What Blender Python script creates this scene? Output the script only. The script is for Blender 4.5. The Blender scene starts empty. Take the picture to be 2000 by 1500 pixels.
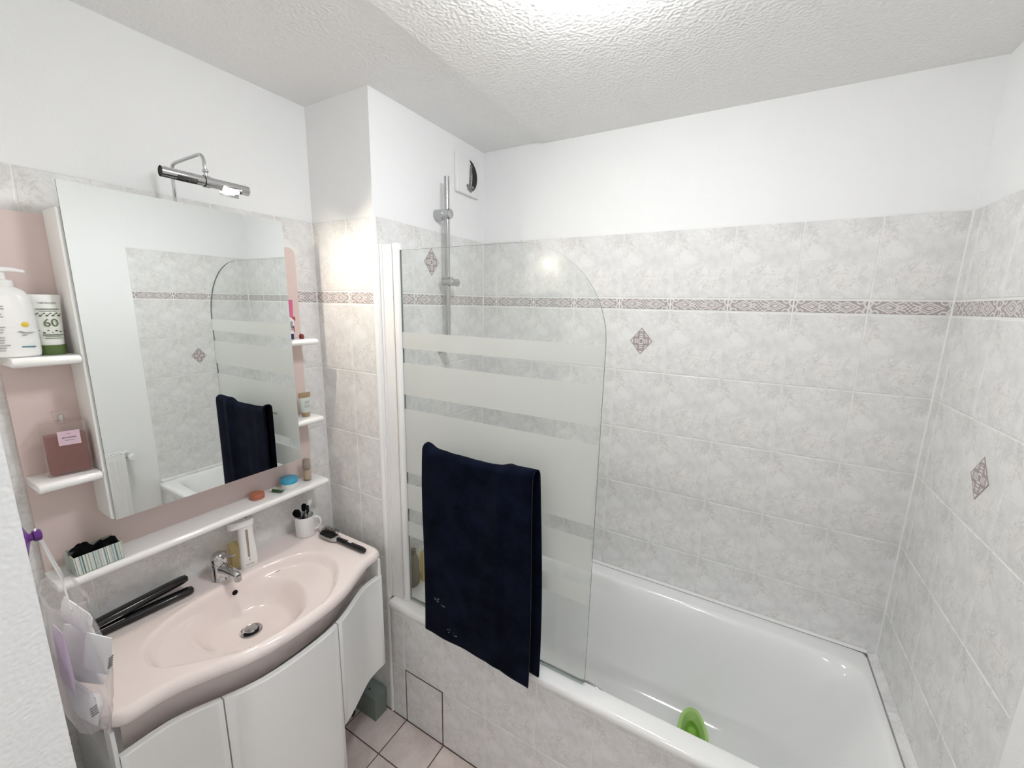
import bpy, bmesh, math, random
from mathutils import Vector, Matrix

random.seed(7)
S = bpy.context.scene
COL = S.collection
PI = math.pi

# ------------------------------------------------------------------ camera
FPX, YAW, PITCH, ROLL = 797.47, 0.5178, -0.1916, 0.0201
CAM = Vector((1.4835, -1.7183, 1.7487))
fwd = Vector((-math.sin(YAW) * math.cos(PITCH), math.cos(YAW) * math.cos(PITCH), math.sin(PITCH)))
rt = Vector((math.cos(YAW), math.sin(YAW), 0))
up = rt.cross(fwd)
rt2 = math.cos(ROLL) * rt + math.sin(ROLL) * up
up2 = -math.sin(ROLL) * rt + math.cos(ROLL) * up
cd = bpy.data.cameras.new("camera")
cd.sensor_fit = 'HORIZONTAL'
cd.sensor_width = 36.0
cd.lens = FPX * 36.0 / 2000.0
cd.clip_start = 0.02
cam = bpy.data.objects.new("camera", cd)
COL.objects.link(cam)
cam.matrix_world = Matrix((
    (rt2.x, up2.x, -fwd.x, CAM.x), (rt2.y, up2.y, -fwd.y, CAM.y), (rt2.z, up2.z, -fwd.z, CAM.z), (0, 0, 0, 1)))
S.camera = cam

# ------------------------------------------------------------------ world, exposure
W = bpy.data.worlds.new("world")
S.world = W
W.use_nodes = True
W.node_tree.nodes["Background"].inputs[0].default_value = (1, 1, 1, 1)
W.node_tree.nodes["Background"].inputs[1].default_value = 0.0
S.view_settings.view_transform = 'Standard'
S.view_settings.look = 'None'
S.view_settings.exposure = 0.03
S.view_settings.gamma = 1.0
S.view_settings.use_curve_mapping = False
S.cycles.max_bounces = 8
S.cycles.diffuse_bounces = 6
S.cycles.glossy_bounces = 4
S.cycles.adaptive_threshold = .1
S.cycles.adaptive_min_samples = 16
S.cycles.transparent_max_bounces = 14
S.cycles.sample_clamp_indirect = 4.0
S.cycles.use_light_tree = False

# ------------------------------------------------------------------ room measures (metres)
H = 2.431                     # ceiling
D = 0.3308                    # face of the pillar at the tub's foot end
Y1 = -0.6777                  # face of the pillar towards the room, plane of the tub panel
X3 = 2.0034                   # far side wall
ZT, ZB1, ZB2, TH = 2.0392, 1.787, 1.7384, 0.25   # tile top, border top/bottom, row height
YN = -1.60                    # niche wall beside the washbasin
XW = 0.605                    # near wall plane
YF = -2.30                    # wall behind the camera

# ------------------------------------------------------------------ node helpers
class X:
    """a node socket with arithmetic"""
    def __init__(s, t, v): s.t, s.v = t, v
    def op(s, o, *a):
        n = s.t.nodes.new('ShaderNodeMath'); n.operation = o
        for i, q in enumerate((s,) + a):
            if isinstance(q, X): s.t.links.new(q.v, n.inputs[i])
            else: n.inputs[i].default_value = q
        return X(s.t, n.outputs[0])
    def __add__(s, o): return s.op('ADD', o)
    def __sub__(s, o): return s.op('SUBTRACT', o)
    def __mul__(s, o): return s.op('MULTIPLY', o)
    def __truediv__(s, o): return s.op('DIVIDE', o)
    def abs(s): return s.op('ABSOLUTE')
    def lt(s, o): return s.op('LESS_THAN', o)
    def gt(s, o): return s.op('GREATER_THAN', o)
    def mx(s, o): return s.op('MAXIMUM', o)
    def mn(s, o): return s.op('MINIMUM', o)
    def pw(s, o): return s.op('POWER', o)
    def sin(s): return s.op('SINE')
    def fr(s): return s.op('FRACT')

def L(c): return (c[0], c[1], c[2], 1.0)
def srgb(r, g, b):
    f = lambda v: (v / 255 / 12.92) if v / 255 <= 0.04045 else ((v / 255 + 0.055) / 1.055) ** 2.4
    return (f(r), f(g), f(b))

MATS = {}
def mat(name, color=(.8, .8, .8), rough=.5, metal=0.0, spec=.5, trans=0.0, ior=1.45, coat=0.0, emit=None, estr=0, alpha=1.0, sheen=0.0):
    m = bpy.data.materials.new(name); m.use_nodes = True
    b = m.node_tree.nodes["Principled BSDF"]
    b.inputs["Base Color"].default_value = L(color)
    b.inputs["Roughness"].default_value = rough
    b.inputs["Metallic"].default_value = metal
    b.inputs["Specular IOR Level"].default_value = spec
    b.inputs["Transmission Weight"].default_value = trans
    b.inputs["IOR"].default_value = ior
    b.inputs["Coat Weight"].default_value = coat
    b.inputs["Coat Roughness"].default_value = .05
    b.inputs["Alpha"].default_value = alpha
    b.inputs["Sheen Weight"].default_value = sheen
    if emit:
        b.inputs["Emission Color"].default_value = L(emit); b.inputs["Emission Strength"].default_value = estr
    MATS[name] = m
    return m
def nt(m): return m.node_tree, m.node_tree.nodes["Principled BSDF"]
def noise(t, coord, scale, detail=4, rough=.5, dist=0.0, out=0):
    n = t.nodes.new('ShaderNodeTexNoise'); n.inputs['Scale'].default_value = scale
    n.inputs['Detail'].default_value = detail; n.inputs['Roughness'].default_value = rough; n.inputs['Distortion'].default_value = dist
    t.links.new(coord, n.inputs['Vector']); return X(t, n.outputs[out])
def ramp(t, x, stops, interp='LINEAR'):
    r = t.nodes.new('ShaderNodeValToRGB'); t.links.new(x.v, r.inputs[0]); r.color_ramp.interpolation = interp
    e = r.color_ramp.elements
    while len(e) < len(stops): e.new(.5)
    for k, (p, c) in zip(e, stops): k.position = p; k.color = L(c) if len(c) == 3 else c
    return r.outputs[0]
def mixc(t, f, a, b):
    n = t.nodes.new('ShaderNodeMix'); n.data_type = 'RGBA'
    for i, q in ((0, f), (6, a), (7, b)):
        if isinstance(q, X): t.links.new(q.v, n.inputs[i])
        elif hasattr(q, 'is_linked'): t.links.new(q, n.inputs[i])
        elif i == 0: n.inputs[0].default_value = q
        else: n.inputs[i].default_value = L(q)
    return n.outputs[2]
def coords(t, kind='Object'):
    n = t.nodes.new('ShaderNodeTexCoord'); return n.outputs[kind]
def sep(t, v):
    n = t.nodes.new('ShaderNodeSeparateXYZ'); t.links.new(v, n.inputs[0]); return [X(t, o) for o in n.outputs]
def bump(t, b, x, strength, dist):
    n = t.nodes.new('ShaderNodeBump'); n.inputs['Strength'].default_value = strength; n.inputs['Distance'].default_value = dist
    t.links.new(x.v, n.inputs['Height']); t.links.new(n.outputs[0], b.inputs['Normal'])

# ------------------------------------------------------------------ materials
def make_paint(name, color, scale, strength, dist, rough=.75, stretch=None):
    m = mat(name, color, rough, spec=.25); t, b = nt(m); c = coords(t)
    bump(t, b, noise(t, c, scale, 0, .6), strength, dist)
    return m
make_paint("wall_paint", (.90, .905, .905), 210, .35, .0016)
make_paint("near_paint", (.90, .905, .905), 150, .55, .002)
make_paint("ceiling_paint", (.88, .88, .875), 120, .8, .0035)

m = mat("tile", (.76, .75, .74), .2, spec=.30); t, b = nt(m); c = coords(t)
n1 = noise(t, c, 13, 4, .66, .35); n2 = noise(t, c, 27, 4, .62, .9); n3 = noise(t, c, 9, 0, .5, 0)
cl = ramp(t, n1, [(.30, (.69, .683, .672)), (.44, (.775, .769, .76)), (.56, (.835, .832, .826)), (.75, (.87, .868, .864))])
vein = ((n2 - .5).abs() * 34.0).mn(1.0)                       # thin crackle lines
patch = ramp(t, n3, [(.42, (0, 0, 0)), (.62, (1, 1, 1))])
pv = sep(t, patch)[0]
c1 = mixc(t, (vein * -1.0 + 1.0) * (pv * .75 + .25) * .52, cl, (.50, .485, .47))
c2 = mixc(t, ((n3 - .55) * 5.0).mx(0.0).mn(1.0) * .16, c1, (.74, .66, .60))
t.links.new(c2, b.inputs['Base Color'])

m = mat("floor_tile", (.5, .43, .40), .3, spec=.4); t, b = nt(m); c = coords(t)
n1 = noise(t, c, 9, 6, .6, .4); n2 = noise(t, c, 60, 4, .6)
cl = ramp(t, n1 * .8 + n2 * .2, [(.33, (.56, .475, .44)), (.5, (.68, .59, .555)), (.68, (.78, .69, .655))])
t.links.new(cl, b.inputs['Base Color']); bump(t, b, n1 * .5 + n2 * .3, .15, .001)

# border tile: symmetrical scrolls and lozenges pressed into a mauve strip, 20 cm by 4.4 cm
m = mat("border_tile", (.5, .45, .45), .25); t, b = nt(m); u, v, w_ = sep(t, coords(t))
a = u.abs(); vv = v.abs()
eye = (a - .045).abs() / .040 + vv / .0205
dd = (a - .047).abs() / .018 + vv / .0105
ring = (eye - .82).abs().lt(.10).mx((eye - .52).abs().lt(.07)).mx((dd - .30).abs().lt(.22))
arc = (((a - .100) * (a - .100) + (vv - .0115) * (vv - .0115)).pw(.5) - .011).abs().lt(.0026)
arc2 = (((a - .079) * (a - .079) + (vv - .019) * (vv - .019)).pw(.5) - .0085).abs().lt(.0022)
ctr = a.lt(.012) * (((u * 520.0).sin() * (v * 520.0).sin()).gt(.15))
rays = (a.lt(.03) * a.gt(.012)) * ((vv * 5.0 + a * 2.0) * 120.0).sin().gt(.35)
frame = vv.gt(.0205)
pat = ring.mx(arc).mx(arc2).mx(ctr).mx(rays) * (frame * -1.0 + 1.0)
nz = noise(t, coords(t), 160, 4, .6)
dk = ramp(t, nz, [(.35, (.36, .315, .315)), (.65, (.50, .45, .445))])
t.links.new(mixc(t, pat * .85, dk, (.80, .78, .765)), b.inputs['Base Color'])
bump(t, b, pat, .5, .001)

# lozenge inset: outlined diamond with a four-petal cross
m = mat("lozenge_print", (.6, .55, .55), .25); t, b = nt(m); u, v, w_ = sep(t, coords(t))
r_ = u.abs() / .045 + v.abs() / .055
line = r_.gt(.90)
mm = (u.abs() / .0135).mn(v.abs() / .0165)          # cross arms
far = (u.abs() / .045).mx(v.abs() / .055)
pet = mm.lt(1.0) * far.lt(.72)
pin = mm.lt(.55) * far.lt(.62) * far.gt(.12) * ((far * 42.0).sin().gt(-.35))
dark = pet - pin
corner = (mm.gt(1.0) * mm.lt(1.35) * r_.lt(.82)) * .6
t.links.new(mixc(t, line.mx(dark.mx(0.0)).mx(corner) * .9, (.74, .70, .69), (.33, .27, .27)), b.inputs['Base Color'])

mat("grout_white", (.84, .835, .82), .8)
mat("grout_brown", (.13, .085, .07), .9)
mat("white_plastic", (.86, .86, .855), .3)
mat("white_gloss", (.86, .855, .85), .12, coat=.4)
mat("white_lacquer", (.87, .872, .86), .28)
mat("white_trim", (.88, .88, .87), .35)
mat("enamel", (.89, .892, .89), .12, coat=.4)
mat("pink_ceramic", (.85, .755, .728), .14, coat=.4)
mat("pink_panel", (.70, .575, .545), .45)
mat("chrome", (.62, .62, .63), .07, 1.0)
mat("satin_chrome", (.50, .50, .505), .2, 1.0)
mat("dark_steel", (.16, .16, .17), .3, 1.0)
mat("black", (.008, .008, .009), .45)
mat("black_gloss", (.006, .006, .007), .12, coat=.3)
mat("soft_black", (.004, .004, .005), .95, spec=.1)
mat("grey_print", (.20, .20, .21), .7)
mat("pale_grey_print", (.42, .42, .43), .7)
mat("green_cap", (.085, .14, .035), .4)
mat("green_print", (.10, .15, .06), .6)
mat("tube_white", (.80, .81, .77), .35)
mat("teal_print", (.08, .22, .28), .6)
mat("yellow_print", (.72, .52, .06), .6)
mat("purple", (.13, .03, .22), .3)
mat("mauve_print", (.62, .50, .65), .5)
mat("blue_lid", (.06, .36, .54), .3)
mat("terracotta", (.48, .165, .10), .5)
mat("dark_green", (.035, .09, .035), .3)
mat("gold_brown", (.36, .26, .155), .35)
mat("pale_mint", (.62, .68, .62), .35)
mat("navy_cap", (.02, .02, .11), .35)
mat("toothpaste_pink", (.60, .13, .26), .35)
mat("toothpaste_red", (.50, .05, .06), .35)
mat("red_pot", (.22, .03, .03), .35)
mat("label_pink", (.68, .50, .58), .6)
mat("silver_plastic", (.48, .46, .44), .3, .7)
mat("toy_green", (.24, .48, .06), .35)
mat("toy_light", (.40, .62, .20), .4)
mat("toy_dark", (.13, .30, .02), .4)
mat("teal_plastic", (.12, .38, .42), .3)
mat("paper_white", (.82, .82, .83), .7)
mat("cotton_white", (.86, .86, .86), .9)
mat("skin_glass", (.52, .40, .26), .12)
mat("brown_cap", (.34, .27, .21), .25)
mat("amber", (.55, .33, .06), .2)
mat("radiator_white", (.84, .84, .82), .35)
mat("lamp_glass", (1, .98, .95), .4, emit=(.955, .98, 1), estr=60)
mat("hall_fill_glass", (1, .98, .95), .4, emit=(.98, .99, 1), estr=125)  # glow of the fill light added in the hall

def see_through(name, tint, gloss_rough=.03, refl=.08, body=None, bodyfac=0.0):
    """clear thin glass or film: light passes straight, with a fresnel sheen; body adds a milky part"""
    m = bpy.data.materials.new(name); m.use_nodes = True; t = m.node_tree; t.nodes.clear()
    o = t.nodes.new('ShaderNodeOutputMaterial'); tr = t.nodes.new('ShaderNodeBsdfTransparent'); tr.inputs[0].default_value = L(tint)
    g = t.nodes.new('ShaderNodeBsdfGlossy'); g.inputs['Roughness'].default_value = gloss_rough
    f = t.nodes.new('ShaderNodeLayerWeight'); f.inputs[0].default_value = .5
    fr_ = X(t, f.outputs['Facing']).pw(5.0) * .94 + .035
    mx = t.nodes.new('ShaderNodeMixShader'); t.links.new(fr_.v, mx.inputs[0]); src = tr.outputs[0]
    if body:
        df = t.nodes.new('ShaderNodeBsdfDiffuse'); df.inputs[0].default_value = L(body)
        tl = t.nodes.new('ShaderNodeBsdfTranslucent'); tl.inputs[0].default_value = L(body)
        m1 = t.nodes.new('ShaderNodeMixShader'); m1.inputs[0].default_value = .5
        t.links.new(df.outputs[0], m1.inputs[1]); t.links.new(tl.outputs[0], m1.inputs[2])
        m2 = t.nodes.new('ShaderNodeMixShader'); m2.inputs[0].default_value = bodyfac
        t.links.new(tr.outputs[0], m2.inputs[1]); t.links.new(m1.outputs[0], m2.inputs[2]); src = m2.outputs[0]
    t.links.new(src, mx.inputs[1]); t.links.new(g.outputs[0], mx.inputs[2]); t.links.new(mx.outputs[0], o.inputs[0])
    MATS[name] = m; return m
m = bpy.data.materials.new("bulb_glow"); m.use_nodes = True; t = m.node_tree; t.nodes.clear()      # clear quartz capsule around the glowing coil
o_ = t.nodes.new('ShaderNodeOutputMaterial'); e_ = t.nodes.new('ShaderNodeEmission'); e_.inputs[0].default_value = (1, .93, .82, 1); e_.inputs[1].default_value = 16
tr__ = t.nodes.new('ShaderNodeBsdfTransparent'); a_ = t.nodes.new('ShaderNodeAddShader')
t.links.new(e_.outputs[0], a_.inputs[0]); t.links.new(tr__.outputs[0], a_.inputs[1]); t.links.new(a_.outputs[0], o_.inputs[0])
MATS["bulb_glow"] = m
see_through("pane_glass", (.975, .985, .978), .012)
see_through("frosted", (.9, .92, .9), .35, body=(.82, .83, .805), bodyfac=.94)
see_through("clear_film", (.97, .96, .97), .08, body=(.85, .83, .85), bodyfac=.15)
see_through("clear_plastic", (.93, .95, .94), .05, body=(.7, .72, .70), bodyfac=.12)
see_through("box_plastic", (.74, .80, .77), .1, body=(.64, .70, .67), bodyfac=.38)
see_through("bottle_glass", (.97, .95, .94), .03, body=(.85, .80, .78), bodyfac=.14)
see_through("perfume", (.80, .48, .42), .05, body=(.42, .15, .115), bodyfac=.72)
see_through("yellow_gel", (.95, .88, .66), .05, body=(.82, .68, .36), bodyfac=.32)
see_through("smoky_bottle", (.75, .70, .64), .05, body=(.45, .40, .35), bodyfac=.5)
mat("glass_edge", (.16, .20, .18), .2)
m = bpy.data.materials.new("mirror_silver"); m.use_nodes = True; t = m.node_tree; t.nodes.clear()
o_ = t.nodes.new('ShaderNodeOutputMaterial'); g_ = t.nodes.new('ShaderNodeBsdfGlossy')
g_.inputs['Roughness'].default_value = 0.0; g_.inputs['Color'].default_value = (.90, .925, .91, 1); t.links.new(g_.outputs[0], o_.inputs[0])
MATS["mirror_silver"] = m

m = mat("towel", (.004, .006, .016), .95, spec=.03, sheen=.02); t, b = nt(m); uvw = sep(t, coords(t))
hb = ((uvw[2] * 1100.0 + ((uvw[0] * 110.0).fr() - .5).abs() * 16.0)).sin()
nz = noise(t, coords(t), 14, 4, .6)
t.links.new(ramp(t, nz, [(.35, (.0025, .0035, .010)), (.7, (.006, .009, .022))]), b.inputs['Base Color'])
bump(t, b, hb * .5 + noise(t, coords(t), 420, 1, .5), .4, .0012)
m = mat("stripes", (.7, .7, .66), .5); t, b = nt(m); u, v, w_ = sep(t, coords(t))
nz = noise(t, coords(t), 3.0, 2, .5)
vec = t.nodes.new('ShaderNodeCombineXYZ'); t.links.new((v * 1.0 + w_ * .05).v, vec.inputs[0])
sn = noise(t, vec.outputs[0], 190, 3, .75)
t.links.new(ramp(t, sn, [(.36, (.06, .12, .15)), (.42, (.16, .30, .34)), (.47, (.62, .64, .55)), (.53, (.80, .78, .72)), (.60, (.33, .38, .40)), (.66, (.72, .70, .60))], 'CONSTANT'), b.inputs['Base Color'])

# ------------------------------------------------------------------ mesh helpers
class B:
    def __init__(s): s.v = []; s.f = []; s.mi = []; s.cur = 0
    def quad(s, *idx): s.f.append(idx); s.mi.append(s.cur)
    def add(s, vs, fs):
        o = len(s.v); s.v += [Vector(p) for p in vs]
        for f in fs: s.f.append([o + i for i in f]); s.mi.append(s.cur)
        return s
    def box(s, x0, x1, y0, y1, z0, z1):
        return s.add([(x0, y0, z0), (x1, y0, z0), (x1, y1, z0), (x0, y1, z0), (x0, y0, z1), (x1, y0, z1), (x1, y1, z1), (x0, y1, z1)],
                     [(3, 2, 1, 0), (4, 5, 6, 7), (0, 1, 5, 4), (1, 2, 6, 5), (2, 3, 7, 6), (3, 0, 4, 7)])
    def rbox(s, x0, x1, y0, y1, z0, z1, r=.003, seg=2):
        bm = bmesh.new(); bmesh.ops.create_cube(bm, size=1.0)
        for q in bm.verts:
            q.co = Vector(((x0 + x1) / 2 + q.co.x * (x1 - x0), (y0 + y1) / 2 + q.co.y * (y1 - y0), (z0 + z1) / 2 + q.co.z * (z1 - z0)))
        bmesh.ops.bevel(bm, geom=bm.edges[:] + bm.verts[:], offset=r, segments=seg, profile=.5, affect='EDGES')
        bm.verts.index_update()
        s.add([q.co.copy() for q in bm.verts], [[q.index for q in f.verts] for f in bm.faces]); bm.free(); return s
    def loft(s, rings, closed=True, cap0=True, cap1=True):
        o = len(s.v); n = len(rings[0])
        for r in rings: s.v += [Vector(p) for p in r]
        for i in range(len(rings) - 1):
            for j in range(n if closed else n - 1):
                k = (j + 1) % n
                s.f.append([o + i * n + j, o + i * n + k, o + (i + 1) * n + k, o + (i + 1) * n + j]); s.mi.append(s.cur)
        if cap0: s.f.append([o + j for j in range(n)][::-1]); s.mi.append(s.cur)
        if cap1: s.f.append([o + (len(rings) - 1) * n + j for j in range(n)]); s.mi.append(s.cur)
        return s
    def lathe(s, prof, cx=0, cy=0, n=28, sx=1.0, sy=1.0, cap=True):
        return s.loft([[(cx + r * sx * math.cos(2 * PI * k / n), cy + r * sy * math.sin(2 * PI * k / n), z) for k in range(n)] for r, z in prof], True, cap, cap)
    def cyl(s, p, q, r0, r1=None, n=20):
        return s.tube([p, q], [r0, r0 if r1 is None else r1], n)
    def tube(s, path, r, n=14, cap=True):
        path = [Vector(p) for p in path]; rs = r if isinstance(r, (list, tuple)) else [r] * len(path)
        rings = []; prev = None
        for i, p in enumerate(path):
            d = (path[min(i + 1, len(path) - 1)] - path[max(i - 1, 0)]).normalized()
            if prev is None:
                a = Vector((0, 0, 1)) if abs(d.z) < .9 else Vector((1, 0, 0)); e = d.cross(a).normalized()
            else: e = (prev - d * prev.dot(d)).normalized()
            prev = e; g = d.cross(e)
            rings.append([p + (e * math.cos(2 * PI * k / n) + g * math.sin(2 * PI * k / n)) * rs[i] for k in range(n)])
        return s.loft(rings, True, cap, cap)
    def sphere(s, c, r, n=20, m=12, sx=1, sy=1, sz=1):
        pr = [(max(1e-5, math.sin(PI * i / m)) * r, -math.cos(PI * i / m) * r) for i in range(m + 1)]
        return s.loft([[(c[0] + a * sx * math.cos(2 * PI * k / n), c[1] + a * sy * math.sin(2 * PI * k / n), c[2] + z * sz) for k in range(n)] for a, z in pr])
    def prism(s, pts, ax, lo, hi):
        """polygon pts in the two other axes, extruded along axis ax"""
        def w(p, h): return (h, p[0], p[1]) if ax == 'x' else ((p[0], h, p[1]) if ax == 'y' else (p[0], p[1], h))
        return s.loft([[w(p, lo) for p in pts], [w(p, hi) for p in pts]])
    def grid(s, pts, flip=False):
        o = len(s.v); m = len(pts); n = len(pts[0])
        for r in pts: s.v += [Vector(p) for p in r]
        for i in range(m - 1):
            for j in range(n - 1):
                q = [o + i * n + j, o + i * n + j + 1, o + (i + 1) * n + j + 1, o + (i + 1) * n + j]
                s.f.append(q[::-1] if flip else q); s.mi.append(s.cur)
        return s
    def xf(s, M):
        s.v = [M @ p for p in s.v]; return s

def bezier(p0, p1, p2, p3, n=10):
    out = []
    for i in range(n + 1):
        t_ = i / n; a = (1 - t_)
        out.append(Vector(p0) * a ** 3 + Vector(p1) * 3 * a * a * t_ + Vector(p2) * 3 * a * t_ * t_ + Vector(p3) * t_ ** 3)
    return out
def fillet(pts, r, n=5):
    pts = [Vector(p) for p in pts]; out = [pts[0]]
    for i in range(1, len(pts) - 1):
        a = (pts[i - 1] - pts[i]); c = (pts[i + 1] - pts[i]); rr = min(r, a.length * .45, c.length * .45)
        p, q = pts[i] + a.normalized() * rr, pts[i] + c.normalized() * rr
        for k in range(n + 1):
            u_ = k / n; out.append(p * (1 - u_) ** 2 + pts[i] * 2 * u_ * (1 - u_) + q * u_ * u_)
    out.append(pts[-1]); return out

def to_mesh(name, b, mats, smooth=True, recalc=True):
    me = bpy.data.meshes.new(name)
    me.from_pydata([tuple(p) for p in b.v], [], [list(f) for f in b.f])
    for mm in (mats if isinstance(mats, (list, tuple)) else [mats]): me.materials.append(MATS[mm])
    me.polygons.foreach_set('material_index', b.mi)
    if recalc:
        bm = bmesh.new(); bm.from_mesh(me); bmesh.ops.recalc_face_normals(bm, faces=bm.faces); bm.to_mesh(me); bm.free()
    if smooth:
        me.polygons.foreach_set('use_smooth', [True] * len(me.polygons))
        me.set_sharp_from_angle(angle=math.radians(38))
    me.update(); return me
def obj(name, b, mats, parent=None, smooth=True, recalc=True, loc=None):
    o = bpy.data.objects.new(name, to_mesh(name, b, mats, smooth, recalc) if isinstance(b, B) else b)
    COL.objects.link(o); o.parent = parent
    if loc: o.location = loc
    return o
def thing(name, label, cat, loc=(0, 0, 0), rz=0.0, group=None):
    o = bpy.data.objects.new(name, None); COL.objects.link(o); o.empty_display_size = .03
    o.location = loc; o.rotation_euler = (0, 0, rz); o["label"] = label; o["category"] = cat
    if group: o["group"] = group
    return o
def tag(o, label, cat, group=None):
    o["label"] = label; o["category"] = cat
    if group: o["group"] = group
    return o
def struct(name, b, mats, label=None, parent=None, smooth=False):
    o = obj(name, b, mats, parent, smooth)
    if parent is None:
        o["kind"] = "structure"; o["label"] = label; o["category"] = name.split('_')[0]
    return o
def text(name, body, size, material, parent, loc, rot=(PI / 2, 0, PI / 2), extrude=.0002, shear=0.0, align='CENTER', sx=1.0):
    cu = bpy.data.curves.new(name, 'FONT'); cu.body = body; cu.size = size; cu.extrude = extrude; cu.shear = shear
    cu.align_x = align; cu.align_y = 'CENTER'; cu.resolution_u = 3
    tmp = bpy.data.objects.new(name + "_curve", cu); COL.objects.link(tmp)
    dg = bpy.context.evaluated_depsgraph_get()
    me = bpy.data.meshes.new_from_object(tmp.evaluated_get(dg)); bpy.data.objects.remove(tmp); bpy.data.curves.remove(cu)
    me.materials.clear(); me.materials.append(MATS[material]); me.name = name
    o = bpy.data.objects.new(name, me); COL.objects.link(o); o.parent = parent; o.location = loc; o.rotation_euler = rot; o.scale = (sx, 1, 1)
    return o
def print_lines(name, material, parent, x, lines, seed=1):
    """illegible small print: broken dashes in the plane facing +x; lines = (y0, y1, z, height)"""
    random.seed(seed); b = B()
    for y0, y1, z, h in lines:
        y = y0
        while y < y1 - .0008:
            w = min(random.uniform(.0012, .0042), y1 - y); xx = x(z) if callable(x) else x
            b.box(xx, xx + .0006, y, y + w, z - h / 2 * random.uniform(.7, 1), z + h / 2); y += w + .0006
    o = obj(name, b, material, parent, False); o["kind"] = "stuff"; return o

# ================================================================== THE SETTING
wall_back = struct("wall_back", B().box(-.1, X3 + .1, .005, .12, 0, H + .1), "wall_paint", "white painted wall with marbled tiles behind the tub")
wall_right = struct("wall_right", B().box(X3 + .005, X3 + .12, YF - .1, .12, 0, H + .1), "wall_paint", "white wall at the head of the tub, tiled along the tub")
wall_left = struct("wall_left", B().box(-.12, -.005, YN - .1, Y1 + .2, 0, H + .1), "wall_paint", "white wall above the mirror cabinet, tiled lower down")
wall_pillar = struct("wall_pillar", B().box(-.12, D - .005, Y1 + .005, .12, 0, H + .1), "wall_paint", "boxed-out wall between washbasin and tub")
wall_near = struct("wall_near", B().box(-.12, XW, YF - .1, YN, 0, H + .1), "near_paint", "rough white wall edge closest to the viewer")
# unseen wall behind the viewer; doorway and hall added to pass fill light
DX0, DX1, DH, YH = .80, 1.72, 2.06, YF - 1.45
wall_front = struct("wall_front", B().box(XW - .2, DX0, YF - .12, YF, 0, H + .1).box(DX1, X3 + .1, YF - .12, YF, 0, H + .1).box(DX0, DX1, YF - .12, YF, DH, H + .1), "wall_paint", "white wall behind the viewer with open doorway added for fill light")
wall_hall = struct("wall_hall", B().box(.0, .1, YH, YF - .12, 0, H).box(2.6, 2.7, YH, YF - .12, 0, H).box(0, 2.7, YH - .1, YH, 0, H).box(0, 2.7, YH, YF - .12, H, H + .1).box(0, XW, YF - .121, YF - .12, 0, H).box(X3, 2.7, YF - .13, YF - .12, 0, H), "wall_paint", "white walls and ceiling of the hall added behind the viewer for fill light")
struct("hall_floor", B().box(0, 2.7, YH, YF - .1, -.1, -.001), "floor_tile", parent=wall_hall)
floor = struct("floor", B().box(-.1, X3 + .1, YF - .1, .1, -.1, -.0015), "grout_brown", "floor of pinkish square tiles with dark joints")
ceiling = struct("ceiling", B().box(.642, X3 + .1, YF - .1, .1, H, H + .1), "ceiling_paint", "white ceiling with rough sprayed texture and one slab joint")
struct("slab", B().box(-.1, .643, YF - .1, .1, H + .008, H + .1), "ceiling_paint", parent=ceiling)

TILE_CACHE = {}
def tile_mesh(u0, u1, v0, v1, material, th=.006, ch=.0014):
    k = (round(u0, 4), round(u1, 4), round(v0, 4), round(v1, 4), material)
    if k not in TILE_CACHE:
        r = lambda i, z: [(u0 + i, v0 + i, z), (u1 - i, v0 + i, z), (u1 - i, v1 - i, z), (u0 + i, v1 - i, z)]
        b = B().loft([r(0, -th), r(0, -ch), r(ch * .35, -ch * .3), r(ch, 0)])
        TILE_CACHE[k] = to_mesh("tile", b, material, False, False)
    return TILE_CACHE[k]
def tile_at(parent, M, u0, u1, v0, v1, uc, vc, material, name="tile", gap=.004):
    g = gap / 2
    o = bpy.data.objects.new(name, tile_mesh(u0 + g - uc, u1 - g - uc, v0 + g - vc, v1 - g - vc, material))
    COL.objects.link(o); o.parent = parent
    o.matrix_local = M @ Matrix.Translation((uc, vc, 0)); return o
def frame_of(origin, ux, uy):
    ux, uy = Vector(ux), Vector(uy); n = ux.cross(uy)
    return Matrix(((ux.x, uy.x, n.x, origin[0]), (ux.y, uy.y, n.y, origin[1]), (ux.z, uy.z, n.z, origin[2]), (0, 0, 0, 1)))
def cols_from(edges, nominal=.2):
    """(lo, hi, print centre); a first or last cut piece keeps the print of the whole tile it was cut from"""
    out = []
    for i in range(len(edges) - 1):
        a_, b_ = edges[i], edges[i + 1]
        c_ = (a_ + b_) / 2 if b_ - a_ > nominal * .93 else ((b_ - nominal / 2) if i == 0 else (a_ + nominal / 2))
        out.append((a_, b_, c_))
    return out
def tile_wall(parent, M, edges, zmin):
    made = {}
    for ci, (a_, b_, c_) in enumerate(cols_from(edges)):
        made[(ci, 0)] = tile_at(parent, M, a_, b_, ZB1, ZT, c_, (ZB1 + ZT) / 2, "tile")
        tile_at(parent, M, a_, b_, ZB1 - .0463, ZB1 - .0023, c_, (ZB1 + ZB2) / 2, "border_tile", "border_tile", .005)
        r = 1; top = ZB2
        while top > zmin + .01:
            bot = max(top - TH, zmin)
            made[(ci, r)] = tile_at(parent, M, a_, b_, bot, top, c_, top - TH / 2, "tile"); top -= TH; r += 1
    return made
MB_ = frame_of((0, 0, 0), (1, 0, 0), (0, 0, 1))
MR_ = frame_of((X3, 0, 0), (0, -1, 0), (0, 0, 1))
ML_ = frame_of((D, 0, 0), (0, 1, 0), (0, 0, 1))
MM_ = frame_of((0, 0, 0), (0, 1, 0), (0, 0, 1))
MP_ = frame_of((0, Y1, 0), (1, 0, 0), (0, 0, 1))
MF_ = frame_of((0, 0, 0), (1, 0, 0), (0, 1, 0))
xb = [.4092 + .2 * k for k in range(8)]
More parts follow.
